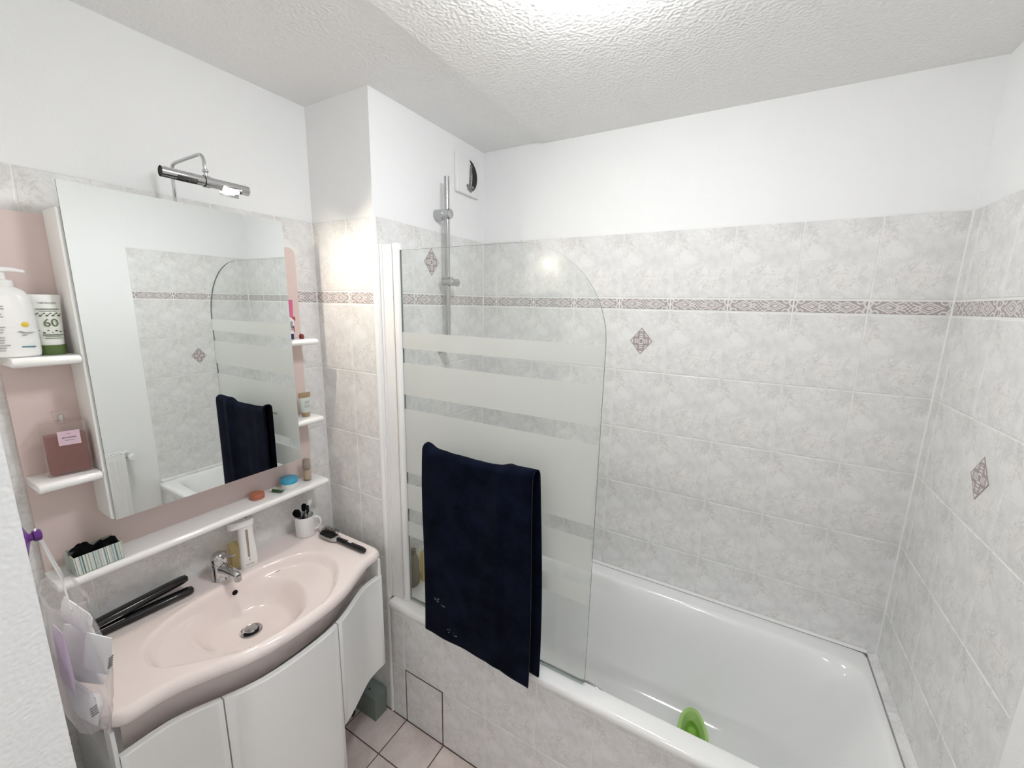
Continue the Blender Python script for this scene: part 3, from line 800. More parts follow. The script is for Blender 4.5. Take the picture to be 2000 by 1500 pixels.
# ================================================================== LAMP OVER THE MIRROR
ml = thing("mirror_lamp", "chrome tube lamp on a bent arm above the mirror", "lamp", (.062, -1.136, MZ1))
base = Vector((.062, -1.136, MZ1))
TX, TZ, TC = .200, 2.052, -1.117           # tube axis
Q = lambda x, y, z: Vector((x, y, z)) - base
arm = fillet([Q(.062, -1.136, 1.9455), Q(.062, -1.136, 2.108), Q(TX - .002, -1.118, 2.122), Q(TX, TC, TZ + .012)], .022, 6)
obj("arm", B().tube(arm, .0042, 14), "chrome", ml)
obj("joint_bead", B().sphere(Q(TX, TC, TZ + .026), .0075, 16, 10, 1, 1, .8), "chrome", ml)
obj("collar", B().tube([Q(TX, TC - .006, TZ), Q(TX, TC + .006, TZ)], .0152, 26, False), "chrome", ml)
ya, yb, rr = -1.2165, -1.0135, .0128
tb_ = B()
def tube_shell(y0, y1, a0, a1, n=24):
    if abs(a1) < 3: a0, a1 = -2.75, 1.72     # opened towards the room and downwards, closed towards the wall
    """arc of tube wall, angle 0 = up"""
    for r in (rr, rr - .0012):
        tb_.grid([[Q(TX + r * math.sin(a0 + (a1 - a0) * k / n), y, TZ + r * math.cos(a0 + (a1 - a0) * k / n)) for k in range(n + 1)] for y in (y0, y1)])
cuts = [(ya, -1.186, PI), (-1.186, -1.142, 1.85), (-1.142, -1.082, PI), (-1.082, -1.034, 2.0), (-1.034, yb, PI)]
for y0, y1, a_ in cuts: tube_shell(y0, y1, -a_, a_)
obj("tube", tb_, "chrome", ml, True)
mat("dark_end", (.05, .035, .03), .4, .6)
obj("end_cap", B().tube([Q(TX, ya + .004, TZ), Q(TX, ya + .006, TZ)], rr - .001, 22), "dark_end", ml)
obj("end_cap", B().tube([Q(TX, yb - .003, TZ), Q(TX, yb, TZ)], rr, 22), "chrome", ml)
obj("reflector", B().tube([Q(TX, -1.184, TZ + .002), Q(TX, -1.144, TZ + .002)], .006, 14), "dark_steel", ml)
obj("bulb", B().tube([Q(TX, -1.078, TZ - .009), Q(TX, -1.0745, TZ - .009), Q(TX, -1.0415, TZ - .009), Q(TX, -1.038, TZ - .009)], [.003, .0062, .0062, .003], 16), "bulb_glow", ml)
obj("light_shield", B().box(TX - base.x - .0112, TX - base.x - .0102, -1.082 - base.y, -1.034 - base.y, TZ - base.z - .024, TZ - base.z - .004), "chrome", ml, False)  # added shield that keeps the bulb's light off the wall behind
ld = bpy.data.lights.new("halogen_coil", 'POINT'); ld.energy = 8.5; ld.color = (1, .90, .76); ld.shadow_soft_size = .006
lo = bpy.data.objects.new("halogen_coil", ld); COL.objects.link(lo); lo.parent = ml; lo.location = Q(TX, -1.058, TZ - .009)

# ================================================================== THINGS ON THE SHELVES
def ell_ring(a, b_, z, n=4.0, N=40, ox=0, oy=0):
    out = []
    for k in range(N):
        th = 2 * PI * k / N; c, s = math.cos(th), math.sin(th)
        r = (abs(c) ** n + abs(s) ** n) ** (-1.0 / n); out.append((ox + a * c * r, oy + b_ * s * r, z))
    return out
# --- white lotion pump bottle
t_ = thing("lotion_bottle", "tall white lotion pump bottle with grey print on upper shelf", "bottle", (.066, -1.4790, SU + .0006), math.radians(-8))
obj("body", B().loft([ell_ring(.024, .033, .0, 3), ell_ring(.027, .0365, .003, 3.2), ell_ring(.028, .038, .012, 3.2), ell_ring(.028, .0375, .10, 3.2), ell_ring(.0265, .0345, .132, 3), ell_ring(.022, .028, .146, 2.6), ell_ring(.016, .018, .152, 2), ell_ring(.015, .016, .153, 2)]), "white_plastic", t_)
p_ = obj("pump_collar", B().lathe([(.0155, .153), (.0155, .166), (.013, .168), (.0065, .169), (.006, .184), (.0105, .1855), (.0105, .191), (.009, .193), (.001, .1935)], n=24), "white_plastic", t_)
obj("nozzle", B().tube([(.0, -.024, .1885), (0, 0, .1895), (.006, .018, .1895), (.012, .034, .1865)], [.005, .006, .005, .0035], 12), "white_plastic", p_)
b = B(); random.seed(11)
for k in range(22):
    z = .015 + k * .0056; w = random.uniform(.008, .024) * (.6 if k > 17 else 1)
    b.box(.0279, .0287, -.030, -.030 + w, z, z + .0026)
obj("small_print", b, "pale_grey_print", t_, False)
b = B()
for k in range(15):
    a = random.uniform(-1.3, 1.3); r = random.uniform(.006, .024); y = .016 + math.sin(a) * r * .55; z = .058 - math.cos(a) * r * .5
    b.box(.0279, .0286, y - .0035, y + .0035, z, z + .0011)
obj("flower_stems", b, "pale_grey_print", t_, False)
obj("flower", B().lathe([(.006, 0), (.001, .001)], n=8).xf(Matrix.Translation((.0283, .019, .072)) @ Matrix.Rotation(PI / 2, 4, 'Y')), "yellow_print", t_, False)
obj("teal_line", B().box(.0279, .0286, .008, .029, .022, .0245), "teal_print", t_, False)
# --- cream tube standing on green cap
t_ = thing("cream_tube", "white cream tube with green cap and big green 60", "tube", (.062, -1.4245, SU + .0006), math.radians(4))
t_.location.y = -1.4215; t_.location.x = .058
obj("cap", B().lathe([(.0215, 0), (.0225, .001), (.0225, .021), (.021, .0225)], n=30), "green_cap", t_)
N_ = 32
def tubering(a, b_, z): return [(a * math.cos(2 * PI * k / N_), b_ * math.sin(2 * PI * k / N_), z) for k in range(N_)]
obj("body", B().loft([tubering(.020, .021, .0225), tubering(.0205, .0215, .03), tubering(.0175, .024, .07), tubering(.010, .027, .115), tubering(.0035, .0285, .130), tubering(.0016, .029, .138)]), "tube_white", t_)
def tx_(z): # front x of the tube
    return interp([(.0225, .020), (.03, .0205), (.07, .0175), (.115, .010), (.13, .0035), (.138, .0016)], z) + .0005
def on_tube(name, body, size, z, y=0, m_="green_print", sx=1.0):
    tilt = math.atan2(tx_(z - .01) - tx_(z + .01), .02)
    return text(name, body, size, m_, t_, (tx_(z) + .0008, y, z), (PI / 2 - tilt, 0, PI / 2), .0003, 0, 'CENTER', sx)
on_tube("big_number", "60", .026, .073, 0)
on_tube("brand_print", "YVES ROCHER", .0048, .119, .002, "grey_print")
print_lines("small_print", "green_print", t_, tx_, ((-.019, .019, .105, .0022), (-.014, .014, .1005, .0014), (-.017, .017, .046, .0026), (-.013, .013, .0425, .0014), (-.015, .015, .038, .0014)), 4)
b = B(); random.seed(5)
for k in range(13):
    y = -.020 + .040 * k / 12; 
    for z in (.093 + .003 * math.sin(k * 2.1), .054 + .003 * math.cos(k * 1.7)):
        if k % 2 == 0 or z > .08: b.sphere((tx_(z) - .0035 * (abs(y) / .02) ** 2, y, z), .0014 + .0006 * (k % 3), 8, 6, .6, 1, .8)
obj("leaf_print", b, "green_print", t_)["kind"] = "stuff"
# --- perfume bottle
t_ = thing("perfume_bottle", "square glass perfume bottle of red liquid on lower left shelf", "perfume bottle", (.066, -1.4320, SM_ + .0006), math.radians(-10))
t_["label"] = "square glass perfume bottle of reddish liquid beside the mirror edge"
gb = B().loft([ell_ring(.0155, .036, .0, 9), ell_ring(.0172, .0385, .0015, 9), ell_ring(.0175, .039, .004, 9), ell_ring(.0175, .039, .122, 9), ell_ring(.0165, .037, .127, 9), ell_ring(.010, .014, .1285, 4), ell_ring(.008, .008, .129, 2), ell_ring(.008, .008, .134, 2)])
obj("glass_body", gb, "bottle_glass", t_)
obj("liquid", B().loft([ell_ring(.0145, .0345, .006, 8), ell_ring(.0148, .035, .008, 8), ell_ring(.0148, .035, .1, 8), ell_ring(.0146, .0345, .1002, 8)]), "perfume", t_)
cp = obj("stopper", B().loft([ell_ring(.010, .012, .134, 8), ell_ring(.011, .013, .1355, 8), ell_ring(.0125, .0145, .156, 8), ell_ring(.012, .014, .1575, 8)]), "bottle_glass", t_)
obj("sprayer", B().lathe([(.006, .134), (.006, .146), (.0045, .148), (.001, .148)], n=16), "satin_chrome", cp)
lb = obj("label", B().box(.0176, .0182, -.012, .0255, .075, .110), "label_pink", t_, False)
print_lines("label_text", "grey_print", lb, .0180, ((-.005, .019, .0935, .0030), (-.001, .015, .0868, .0012), (.004, .010, .103, .0012)), 6)
# --- striped box with black scrunchies
bx = thing("striped_box", "small open box printed with blue-green stripes on long shelf", "box", (.074, -1.4215, SB), math.radians(1.5))
hw, hd, hh = .046, .032, .050
b = B().box(hd - .0018, hd, -hw, hw, .0003, hh)
obj("front_side", b, "stripes", bx, False)
b = B().box(-hd, -hd + .0018, -hw, hw, .0003, hh).box(-hd, hd - .0018, -hw, -hw + .0018, .0003, hh).box(-hd, hd - .0018, hw - .0018, hw, .0003, hh).box(-hd, hd, -hw, hw, .0003, .002)
mat("box_pale", (.50, .53, .46), .5)
obj("side_walls", b, "box_pale", bx, False)
def blob(seed, rx, ry, rz, amp):
    random.seed(seed); ph = [random.uniform(0, 6) for _ in range(6)]; b = B(); n, m_ = 30, 16; rings = []
    for i in range(m_ + 1):
        th = PI * i / m_; ring_ = []
        for k in range(n):
            f = 2 * PI * k / n; r = 1 + amp * (math.sin(3 * f + ph[0]) * math.sin(2 * th + ph[1]) + .7 * math.sin(5 * f + 2 * th + ph[2]) + .5 * math.cos(4 * th + ph[3] + f))
            s_ = max(1e-4, math.sin(th)); ring_.append((rx * s_ * math.cos(f) * r, ry * s_ * math.sin(f) * r, -rz * math.cos(th) * r))
        rings.append(ring_)
    return b.loft(rings)
for k, (x, y, z, rx, ry, rz, lab) in enumerate(((.072, -1.441, SB + .043, .023, .024, .022, "puffy black scrunchie filling the end of striped box by near wall"),
                                          (.076, -1.4045, SB + .040, .022, .020, .017, "flatter black scrunchie in the middle of striped box"),
                                          (.078, -1.3865, SB + .048, .014, .010, .012, "black scrunchie peaking over striped box corner under mirror"))):
    o = tag(obj("scrunchie", blob(20 + k, rx, ry, rz, .11), "soft_black", loc=(x, y, z)), lab, "scrunchie", "black scrunchies in the striped box")
# clear sleeve standing left of the box
t_ = tag(obj("plastic_sleeve", B().rbox(-.0015, .0015, -.013, .013, 0, .060, .001, 1), "clear_plastic", loc=(.085, -1.4785, SB + .0006)), "small clear plastic sleeve leaning beside the striped box", "packaging")
t_.rotation_euler = (math.radians(-10), math.radians(4), math.radians(20))
# --- items on the long shelf
t_ = thing("terracotta_tin", "small round terracotta pot on the long shelf under mirror", "pot", (.052, -1.0005, SB))
obj("pot_base", B().lathe([(.021, 0), (.0225, .001), (.0225, .008)], n=32), "terracotta", t_)
obj("lid", B().lathe([(.0222, .0083), (.0230, .009), (.0230, .017), (.0215, .0185), (.001, .0185)], n=32), "terracotta", t_)
t_ = thing("cream_jar", "round cream jar with bright blue lid on the long shelf", "jar", (.062, -.8885, SB + .0005))
obj("pot_base", B().lathe([(.026, 0), (.0275, .0012), (.0285, .017), (.0275, .019)], n=36), "tube_white", t_)
obj("lid", B().lathe([(.0288, .0192), (.0298, .020), (.0298, .035), (.0285, .037), (.0262, .038), (.001, .0375)], n=36), "blue_lid", t_)
t_ = thing("ointment_tube", "tiny dark green tube lying between terracotta pot and blue jar", "tube", (.066, -.940, SB + .0062), math.radians(24))
obj("body", B().loft([[(x, a * math.cos(2 * PI * k / 16), .0 + c * math.sin(2 * PI * k / 16)) for k in range(16)] for x, a, c in ((-.016, .0058, .0058), (.006, .0068, .0045), (.022, .0085, .0012), (.025, .0088, .0006))]), "dark_green", t_)
obj("cap", B().tube([(-.030, 0, -.001), (-.0285, 0, -.001), (-.0165, 0, 0)], [.0028, .0042, .005], 14), "white_plastic", t_)
t_ = thing("foundation_bottle", "slim glass bottle of beige foundation at end of long shelf", "bottle", (.062, -.8165, SB))
obj("glass_body", B().lathe([(.0135, 0), (.0145, .001), (.0145, .046), (.0125, .0485), (.0075, .0495), (.0075, .052)], n=26), "bottle_glass", t_)
obj("foundation", B().lathe([(.0115, .006), (.012, .007), (.012, .0435), (.0118, .044)], n=24), "skin_glass", t_)
mat("smoked_cap", (.33, .27, .22), .15, coat=.4)
obj("cap", B().lathe([(.0145, .0515), (.0148, .053), (.0128, .084), (.0118, .0865), (.001, .087)], n=26), "smoked_cap", t_)
# --- middle shelf beyond the mirror
t_ = thing("face_cream_tube", "gold and mint face cream tube marked BB beside mirror", "tube", (.066, -.8045, SM_ + .0006), math.radians(-6))
obj("cap", B().lathe([(.0125, 0), (.0135, .001), (.0145, .015), (.0135, .0165)], n=26), "gold_brown", t_)
bt = [(.0125, .014, .0165), (.0135, .0165, .022), (.0125, .019, .045), (.008, .0215, .068), (.004, .0225, .080), (.0013, .0228, .0905)]
obj("body", B().loft([tubering(a, c, z) for a, c, z in bt[:5]]), "pale_mint", t_)
obj("top_crimp", B().loft([tubering(a, c, z) for a, c, z in ((.0068, .0221, .0722), (.0042, .0228, .080), (.0015, .0230, .0915))]), "gold_brown", t_)
bx_ = lambda z: interp([(q[2], q[0]) for q in bt], z)
text("letters", "BB", .0145, "pale_grey_print", t_, (bx_(.055) + .0012, 0, .055), (PI / 2 - .17, 0, PI / 2), .0003, .25)
print_lines("small_print", "pale_grey_print", t_, lambda z: bx_(z) + .0002, ((-.012, .012, .0425, .0024), (-.009, .009, .0385, .0016), (-.006, .006, .034, .0014)), 8)
text("small_print", "GARNIER", .005, "brown_cap", t_, (bx_(.078) + .0022, 0, .078), (PI / 2 - .3, 0, PI / 2), .0003)
tag(obj("white_carton", B().rbox(-.012, .012, -.012, .012, 0, .112, .001, 1), "paper_white", loc=(.034, -.8565, SM_ + .0002)), "white carton half hidden behind the mirror on middle shelf", "carton")
# --- upper shelf beyond the mirror
t_ = thing("toothpaste_tube", "pink and white toothpaste tube standing on dark blue cap", "tube", (.064, -.8420, SU + .0006), math.radians(-4))
obj("cap", B().lathe([(.0135, 0), (.0145, .001), (.0145, .019), (.0135, .0195)], n=24), "navy_cap", t_)
tp = [(.014, .0155, .0195), (.0145, .0165, .026), (.013, .018, .06), (.009, .0195, .095), (.0045, .0205, .122), (.0016, .0208, .136)]
tpx = lambda z: interp([(q[2], q[0]) for q in tp], z)
tpw = lambda z: interp([(q[2], q[1]) for q in tp], z)
obj("lower_body", B().loft([tubering(tpx(z), tpw(z), z) for z in (.0195, .026, .045, .063, .078)]), "paper_white", t_)
obj("upper_body", B().loft([tubering(tpx(z), tpw(z), z) for z in (.0781, .095, .11, .122)] + [tubering(.0022, .0206, .1345), [(p[0], p[1], .1365 + (.0015 if k % 4 < 2 else 0)) for k, p in enumerate(tubering(.0014, .0205, 0))]]), "toothpaste_pink", t_)
text("letters", "Signal", .015, "navy_cap", t_, (tpx(.046) + .0009, .003, .047), (PI / 2, -PI / 2, PI / 2), .0003)
obj("red_sweep", B().prism([(.004, .0785), (.0185, .064), (.0188, .079)], 'x', .0118, .0128), "toothpaste_red", t_, False)
obj("red_stripe", B().prism([(.0105, .026), (.014, .026), (.0125, .046), (.0095, .048)], 'x', .0128, .0136), "toothpaste_red", t_, False)
b = B()
for y, z, r in ((.009, .118, .0055), (.004, .110, .002), (-.004, .103, .004), (.011, .090, .004)): b.lathe([(r, 0), (.0005, .0004)], n=12).v[-24:] = [Matrix.Translation((tpx(z) + .0004, y, z)) @ Matrix.Rotation(PI / 2, 4, 'Y') @ q for q in b.v[-24:]]
mat("dark_pink", (.24, .03, .09), .4)
obj("bubble_print", b, "dark_pink", t_, False)
t_ = thing("lip_balm_pot", "tiny dark red round lip balm beside the toothpaste", "lip balm", (.070, -.8000, SU))
obj("body", B().lathe([(.0072, 0), (.0082, .001), (.0084, .008), (.0078, .013), (.005, .0165), (.001, .0172)], n=24), "red_pot", t_)
obj("stem", B().tube([(0, 0, .0165), (-.001, -.002, .019), (0, -.004, .0205)], .0008, 8), "red_pot", t_)

# ================================================================== THINGS ON THE WASHBASIN
# --- mixer tap
tp_ = thing("basin_tap", "chunky chrome mixer tap standing at back of pink basin", "tap", (.070, -1.1465, VZ))
obj("body", B().lathe([(.0265, 0), (.0265, .003), (.0245, .006), (.0240, .045), (.0235, .056), (.022, .060), (.001, .060)], n=36), "chrome", tp_)
sp_ = obj("spout", B().tube([(.004, 0, .040), (.03, .002, .043), (.062, .004, .044), (.088, .006, .041), (.096, .0065, .037)], [.019, .0165, .0135, .0115, .0100], 22), "chrome", tp_)
obj("aerator", B().tube([(.092, .0062, .040), (.0935, .0063, .026), (.094, .0063, .021)], [.0105, .0105, .0095], 20), "satin_chrome", sp_)
lv = obj("lever_cap", B().lathe([(.0235, .0605), (.0240, .063), (.0232, .078), (.019, .088), (.011, .0935), (.001, .095)], n=32), "chrome", tp_)
obj("lever", B().loft([[(x, w * math.cos(2 * PI * k / 16), z + h * math.sin(2 * PI * k / 16)) for k in range(16)] for x, w, z, h in ((.006, .012, .080, .008), (.025, .0095, .084, .0055), (.048, .0075, .089, .0038), (.060, .006, .0925, .0028), (.063, .003, .093, .0015))]), "chrome", lv)
lv.children[0].rotation_euler = (0, 0, math.radians(18))
# --- soap dispenser
sd = thing("soap_dispenser", "white automatic soap dispenser with slot window beside the tap", "soap dispenser", (.068, -1.0600, VZ), math.radians(-14))
obj("column", B().loft([ell_ring(.026, .0265, 0, 4), ell_ring(.0272, .0277, .003, 4), ell_ring(.0265, .0275, .03, 4), ell_ring(.0235, .0235, .10, 4), ell_ring(.0225, .0225, .140, 4), ell_ring(.0235, .024, .150, 4)]), "white_gloss", sd)
hd_ = obj("head", B().loft([ell_ring(.024, .036, .149, 4, oy=-.012), ell_ring(.027, .0385, .152, 4, oy=-.012), ell_ring(.0275, .039, .168, 4, oy=-.012), ell_ring(.0255, .037, .1735, 4, oy=-.012), ell_ring(.002, .004, .1755, 4, oy=-.012)]), "white_gloss", sd)
obj("sensor", B().lathe([(.004, .1745), (.001, .1762)], .006, .006, 12), "grey_print", hd_)
obj("slot_window", B().prism([(-.0035, .040), (-.001, .036), (.002, .040), (.0035, .138), (-.0035, .138)], 'x', .0240, .0285).xf(Matrix.Rotation(math.radians(-2.3), 4, 'Y')), "brown_cap", sd, False)
obj("indicator", B().box(.0258, .0268, -.001, .0012, .026, .033), "grey_print", sd, False)
obj("base_line", B().box(.0267, .0274, -.012, .012, .013, .0145), "grey_print", sd, False)
obj("reservoir", B().loft([ell_ring(.019, .016, .012, 3, oy=-.037), ell_ring(.019, .016, .090, 3, oy=-.037)]), "yellow_gel", sd)
obj("reservoir_cap", B().loft([ell_ring(.0195, .0165, .0, 3, oy=-.037), ell_ring(.0195, .0165, .012, 3, oy=-.037)]), "clear_plastic", sd)
# --- mug with brushes
mg = thing("mug", "plain white mug holding brushes on the basin corner", "mug", (.062, -.8415, VZ))
obj("cup", B().lathe([(.030, 0), (.0335, .0015), (.0348, .005), (.0355, .078), (.0352, .0805), (.0335, .0805), (.0328, .078), (.032, .008), (.001, .006)], n=44), "white_gloss", mg)
hp = bezier((.033, 0, .066), (.064, 0, .074), (.064, 0, .018), (.033, 0, .016), 18)
hn = obj("handle", B().tube(hp, [.0055] + [.0046] * 17 + [.0055], 12), "white_gloss", mg); hn.rotation_euler = (0, 0, math.radians(52))
MUG = Vector((.062, -.8415, VZ))
def stick(name, label, cat, foot, top, r0, r1, mat_, headmat=None, head=None, group=None):
    t_ = thing(name, label, cat, MUG + Vector(foot), 0, group)
    d_ = Vector(top) - Vector(foot)
    obj("handle", B().tube([(0, 0, 0), d_ * .5, d_], [r0 * .8, r0, r1], 12), mat_, t_)
    return t_, d_
G = "brushes standing in the white mug"
t_, d_ = stick("makeup_brush", "fat black powder brush leaning to the near side of mug", "makeup brush", (.004, .010, .0085), (.006, -.026, .088), .004, .006, "black", group=G)
obj("ferrule", B().tube([d_ * .82, d_ * 1.0], .0066, 14), "satin_chrome", t_)
obj("bristles", B().tube([d_ * 1.0, d_ * 1.12, d_ * 1.28, d_ * 1.38], [.007, .013, .0135, .006], 18), "soft_black", t_)
t_, d_ = stick("makeup_brush", "flat black makeup brush standing in the middle of mug", "makeup brush", (-.006, -.008, .0085), (-.008, .004, .094), .004, .005, "black", group=G)
obj("ferrule", B().tube([d_ * .80, d_ * 1.0], .0056, 14), "satin_chrome", t_)
obj("bristles", B().tube([d_ * 1.0, d_ * 1.1, d_ * 1.26, d_ * 1.32], [.006, .0085, .0095, .006], 18), "soft_black", t_)
t_, d_ = stick("eyeliner_pencil", "short silver topped pencil in the white mug", "pencil", (.012, .002, .0085), (.020, -.006, .090), .004, .004, "silver_plastic", group=G)
obj("cap", B().tube([d_ * .7, d_ * 1.04], .0048, 12), "silver_plastic", t_)
t_, d_ = stick("toothbrush", "black toothbrush with clear neck in the white mug", "toothbrush", (.010, -.012, .0085), (.012, .008, .100), .0045, .0036, "black", group=G)
obj("head", B().rbox(-.004, .004, -.005, .005, .10 - .010, .10 + .018, .002).xf(Matrix.Translation((d_.x, d_.y, -.006))), "black", t_)
t_, d_ = stick("toothbrush", "white toothbrush with teal grip sticking out highest from mug", "toothbrush", (-.004, -.016, .0085), (.000, .022, .106), .0042, .0030, "white_plastic", group=G)
obj("grip", B().tube([d_ * .55, d_ * .80], [.0052, .0048], 14), "teal_plastic", t_)
hm = Matrix.Translation(d_) @ d_.to_track_quat('Z', 'Y').to_matrix().to_4x4()
obj("head", B().rbox(-.0045, .0045, -.003, .003, -.002, .030, .002).xf(hm), "white_plastic", t_)
obj("bristles", B().box(-.004, .004, .003, .0125, .006, .028).xf(hm), "paper_white", t_, False)
# --- hair brush
br = thing("hair_brush", "black and silver vented hair brush with bristles up on basin", "hair brush", (.19, -.813, VZ), math.radians(1))
BR_Z = .011
hd_ = obj("head", B().loft([[(x, w * math.cos(2 * PI * k / 24), BR_Z + (h if math.sin(2 * PI * k / 24) < 0 else h * .8) * math.sin(2 * PI * k / 24)) for k in range(24)] for x, w, h in ((-.066, .012, .006), (-.063, .018, .008), (-.055, .0215, .0105), (-.02, .0225, .011), (.010, .021, .0105), (.022, .017, .009), (.030, .011, .008))]), "silver_plastic", br)
obj("pad", B().loft([[(x, w * math.cos(2 * PI * k / 20), BR_Z + .006 + .0035 * max(0, math.sin(2 * PI * k / 20))) for k in range(20)] for x, w in ((-.062, .010), (-.056, .0175), (-.02, .019), (.008, .017), (.014, .010))]), "black", hd_)
b = B()
for i in range(11):
    for j in range(7):
        x = -.058 + i * .0068; y = -.0165 + j * .0055; 
        b.cyl((x, y, BR_Z + .008), (x - .002 + .0 * i, y * 1.28, BR_Z + .028 - .004 * abs(j - 3) / 3), .0008, .0006, 5)
obj("bristles", b, "black", hd_)["kind"] = "stuff"
obj("handle", B().tube([(.026, 0, BR_Z), (.034, 0, BR_Z), (.07, 0, BR_Z), (.12, 0, BR_Z), (.160, 0, BR_Z), (.172, 0, BR_Z), (.176, 0, BR_Z)], [.0085, .0095, .0108, .0105, .0108, .008, .003], 24), "black_gloss", br)
b = B()
for x_, w_b, h_b in ((.084, .0022, .006), (.0868, .0030, .005), (.0903, .0018, .006), (.0928, .0034, .0045), (.0968, .0020, .006), (.0995, .0032, .006)):
    b.box(x_, x_ + w_b, -h_b / 2, h_b / 2, BR_Z + .0102, BR_Z + .0112)
obj("logo", b, "paper_white", br, False)["kind"] = "stuff"
# --- hair straightener
hs = thing("hair_straightener", "black hair straightener lying half open at the back of basin", "hair straightener", (.052, -1.472, VZ), math.radians(90))
def plate(zr, ang, yaw, l=.262):
    M = Matrix.Rotation(yaw, 4, 'Z') @ Matrix.Rotation(-ang, 4, 'Y')
    rings = []
    for x, w, h in ((-.03, .008, .006), (-.024, .0125, .0095), (.0, .0145, .011), (.10, .0155, .0115), (.20, .0150, .0112), (.245, .0140, .0105), (.258, .011, .0085), (l, .005, .004)):
        rings.append([M @ Vector((x * .95, w * (abs(math.cos(a)) ** .6) * math.copysign(1, math.cos(a)), zr + h * (abs(math.sin(a)) ** .6) * math.copysign(1, math.sin(a)))) for a in [2 * PI * k / 24 for k in range(24)]])
    return B().loft(rings)
obj("lower_arm", plate(.0122, 0, -.075), "black_gloss", hs)
obj("upper_arm", plate(.0345, .02, .055), "black_gloss", hs)
obj("hinge", B().tube([(-.012, 0, .004), (-.012, 0, .042)], .0105, 18), "black", hs)
obj("trim_line", B().box(.0, .085, -.0172, -.0150, .0232, .0252), "satin_chrome", hs, False)

# ================================================================== HOOK AND BAG BY THE NEAR WALL
hk = thing("suction_hook", "purple suction hook on the side of the rough white wall", "hook", (.567, YN, 1.385))
obj("suction_cup", B().tube([(0, .0003, 0), (0, .002, 0), (0, .006, 0), (0, .009, 0)], [.036, .033, .018, .009], 30), "purple", hk)
obj("knob_neck", B().tube([(0, .008, 0), (0, .015, 0)], .006, 16), "purple", hk)
obj("knob", B().tube([(0, .0130, 0), (0, .014, 0), (0, .021, 0), (0, .0225, 0)], [.006, .0085, .009, .007], 20), "purple", hk)
bg = thing("clear_bag", "clear plastic drawstring bag hanging from the purple hook", "bag", (.455, -1.548, .93))
def bagring(z, a, b_, ox, oy, ph, N=44):
    return [(ox + a * math.cos(2 * PI * k / N) * (1 + .10 * math.sin(5 * 2 * PI * k / N + ph) + .05 * math.sin(9 * 2 * PI * k / N + ph * 2)), oy + b_ * math.sin(2 * PI * k / N) * (1 + .12 * math.sin(4 * 2 * PI * k / N + ph * 1.3)), z) for k in range(N)]
obj("film", B().loft([bagring(.0, .03, .010, -.01, .0, 0), bagring(.012, .062, .022, -.005, .0, .3), bagring(.05, .080, .030, 0, .002, .8), bagring(.11, .085, .034, 0, .001, 1.4), bagring(.17, .080, .032, 0, 0, 2.0), bagring(.22, .072, .027, 0, -.002, 2.7), bagring(.262, .070, .022, 0, -.004, 3.4), bagring(.285, .074, .024, 0, -.004, 3.9)], True, True, False), "clear_film", bg)
obj("corner_tip", B().loft([bagring(-.012, .012, .004, .03, .012, 0, 16), bagring(.008, .016, .008, .03, .012, 0, 16)]), "clear_film", bg)
kn = Vector((.567, YN + .0165, 1.385)) - Vector((.455, -1.548, .93))
kn0 = kn + Vector((0, 0, .0105))
obj("drawstring", B().tube(fillet([Vector((-.06, .01, .272)), Vector((.02, -.002, .33)), kn0 + Vector((-.006, .002, -.003)), kn0, kn0 + Vector((.004, 0, -.006)), Vector((.06, -.01, .34)), Vector((.066, -.008, .275))], .02, 4), .0013, 8), "paper_white", bg)
obj("drawstring_hem", B().tube([Vector(p) for p in bagring(.287, .0745, .0245, 0, -.004, 3.9)] , .0022, 6), "clear_film", bg)
def sachet(name, label, cat, loc, rot, w, h, th, material, stripes=(), GB="packets inside the hanging clear bag"):
    t_ = thing(name, label, cat, loc, 0, GB); t_.rotation_euler = rot
    rings = []
    for z, k in ((0, .15), (.004, .5), (h * .2, 1), (h * .5, 1.05), (h * .8, .9), (h - .004, .4), (h, .12)):
        rings.append([(w / 2 * (abs(math.cos(a)) ** .5) * math.copysign(1, math.cos(a)) * (1 - .04 * (1 - k)), th / 2 * k * (abs(math.sin(a)) ** .8) * math.copysign(1, math.sin(a)), z) for a in [2 * PI * q / 24 for q in range(24)]])
    obj("wrapper", B().loft(rings), material, t_)
    for k, (z0, n_, m_) in enumerate(stripes):
        b = B()
        for q in range(n_): b.box(-w * .30, w * .30, th * .50 + .0006, th * .5 + .0014, z0 + q * .006, z0 + q * .006 + .0026)
        for q in range(n_): b.box(w / 2 - .0004, w / 2 + .0012, -th * .28, th * .28, z0 + q * .006, z0 + q * .006 + .0026)
        obj("print", b, m_, t_, False)
    return t_
sachet("packet", "white packet with grey bars at the bottom of clear bag", "packet", (.462, -1.556, .955), (.06, .12, .15), .080, .085, .018, "paper_white", ((.030, 4, "grey_print"),))
sachet("packet", "large plain white packet in the middle of clear bag", "packet", (.456, -1.541, 1.015), (-.06, -.12, .32), .074, .120, .020, "paper_white", ((.060, 3, "pale_grey_print"),))
sachet("packet", "white packet lying across the top opening of clear bag", "packet", (.468, -1.546, 1.150), (.0, .35, .25), .072, .050, .014, "cotton_white")
sachet("packet", "creased white packet with dark lines facing the basin in bag", "packet", (.500, -1.538, 1.06), (.08, .30, .55), .046, .090, .014, "paper_white", ((.02, 5, "grey_print"),))
sachet("packet", "slim mauve and white packet against the rough wall in bag", "packet", (.476, -1.570, 1.04), (0, .05, .05), .050, .130, .008, "mauve_print", ())
tag(obj("cotton_ball", blob(77, .028, .018, .022, .04), "cotton_white", loc=(.452, -1.546, .963)), "round cotton wad at the bottom of clear bag", "cotton wad")

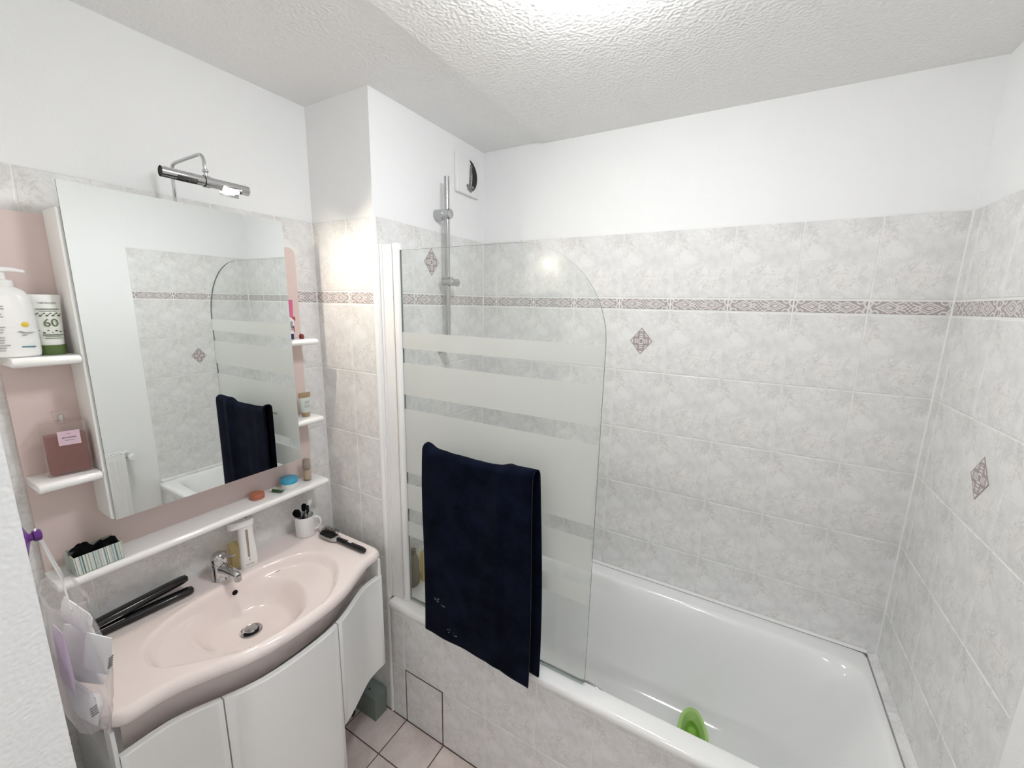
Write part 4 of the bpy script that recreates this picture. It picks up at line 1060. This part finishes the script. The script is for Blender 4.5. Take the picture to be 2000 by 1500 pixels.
# ================================================================== RADIATOR (seen in the mirror)
rd = thing("radiator", "white panel radiator on the side wall, seen in the mirror", "radiator", (X3 + .005, -1.15, .22))
RW, RH = .30, .60
b = B().rbox(-.088, -.072, -RW, RW, 0, RH, .004, 2)
obj("front_panel", b, "radiator_white", rd)
obj("back_panel", B().rbox(-.036, -.022, -RW, RW, 0, RH, .004, 2), "radiator_white", rd)
for k in range(17):
    y = -RW + .03 + k * (2 * RW - .06) / 16
    obj("rib", B().rbox(-.0895, -.087, y - .009, y + .009, .03, RH - .03, .001, 1), "radiator_white", rd, False)
for s_ in (-1, 1): obj("side_plate", B().rbox(-.084, -.026, s_ * RW - .003, s_ * RW + .003, .02, RH + .004, .002, 1), "radiator_white", rd)
b = B().box(-.088, -.080, -RW, RW, RH - .002, RH + .006).box(-.032, -.022, -RW, RW, RH - .002, RH + .006)
for k in range(44): b.box(-.082, -.030, -RW + .006 + k * .0136, -RW + .0135 + k * .0136, RH, RH + .005)
gr = obj("top_grille", b, "radiator_white", rd, False)
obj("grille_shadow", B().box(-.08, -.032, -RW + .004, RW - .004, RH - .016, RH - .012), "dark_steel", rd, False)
for zz in (.12, .48): obj("wall_bracket", B().box(-.030, .001, -.2, -.17, zz, zz + .05).box(-.030, .001, .17, .2, zz, zz + .05), "radiator_white", rd, False)
vl = obj("valve_pipe", B().tube([(-.05, RW - .002, RH - .03), (-.05, RW + .036, RH - .03)], .009, 16), "chrome", rd)
obj("valve_elbow", B().tube(fillet([(-.05, RW + .034, RH - .03), (-.03, RW + .034, RH - .03), (.001, RW + .034, RH - .03)], .01), .010, 16), "chrome", vl)
obj("valve_head", B().tube([(-.05, RW + .034, RH - .03), (-.062, RW + .034, RH - .03), (-.064, RW + .034, RH - .03), (-.098, RW + .034, RH - .03), (-.102, RW + .034, RH - .03)], [.012, .012, .017, .0185, .015], 22), "white_plastic", vl)
obj("wall_rosette", B().tube([(.0005, RW + .034, RH - .03), (-.006, RW + .034, RH - .03)], [.026, .022], 24), "white_plastic", vl)
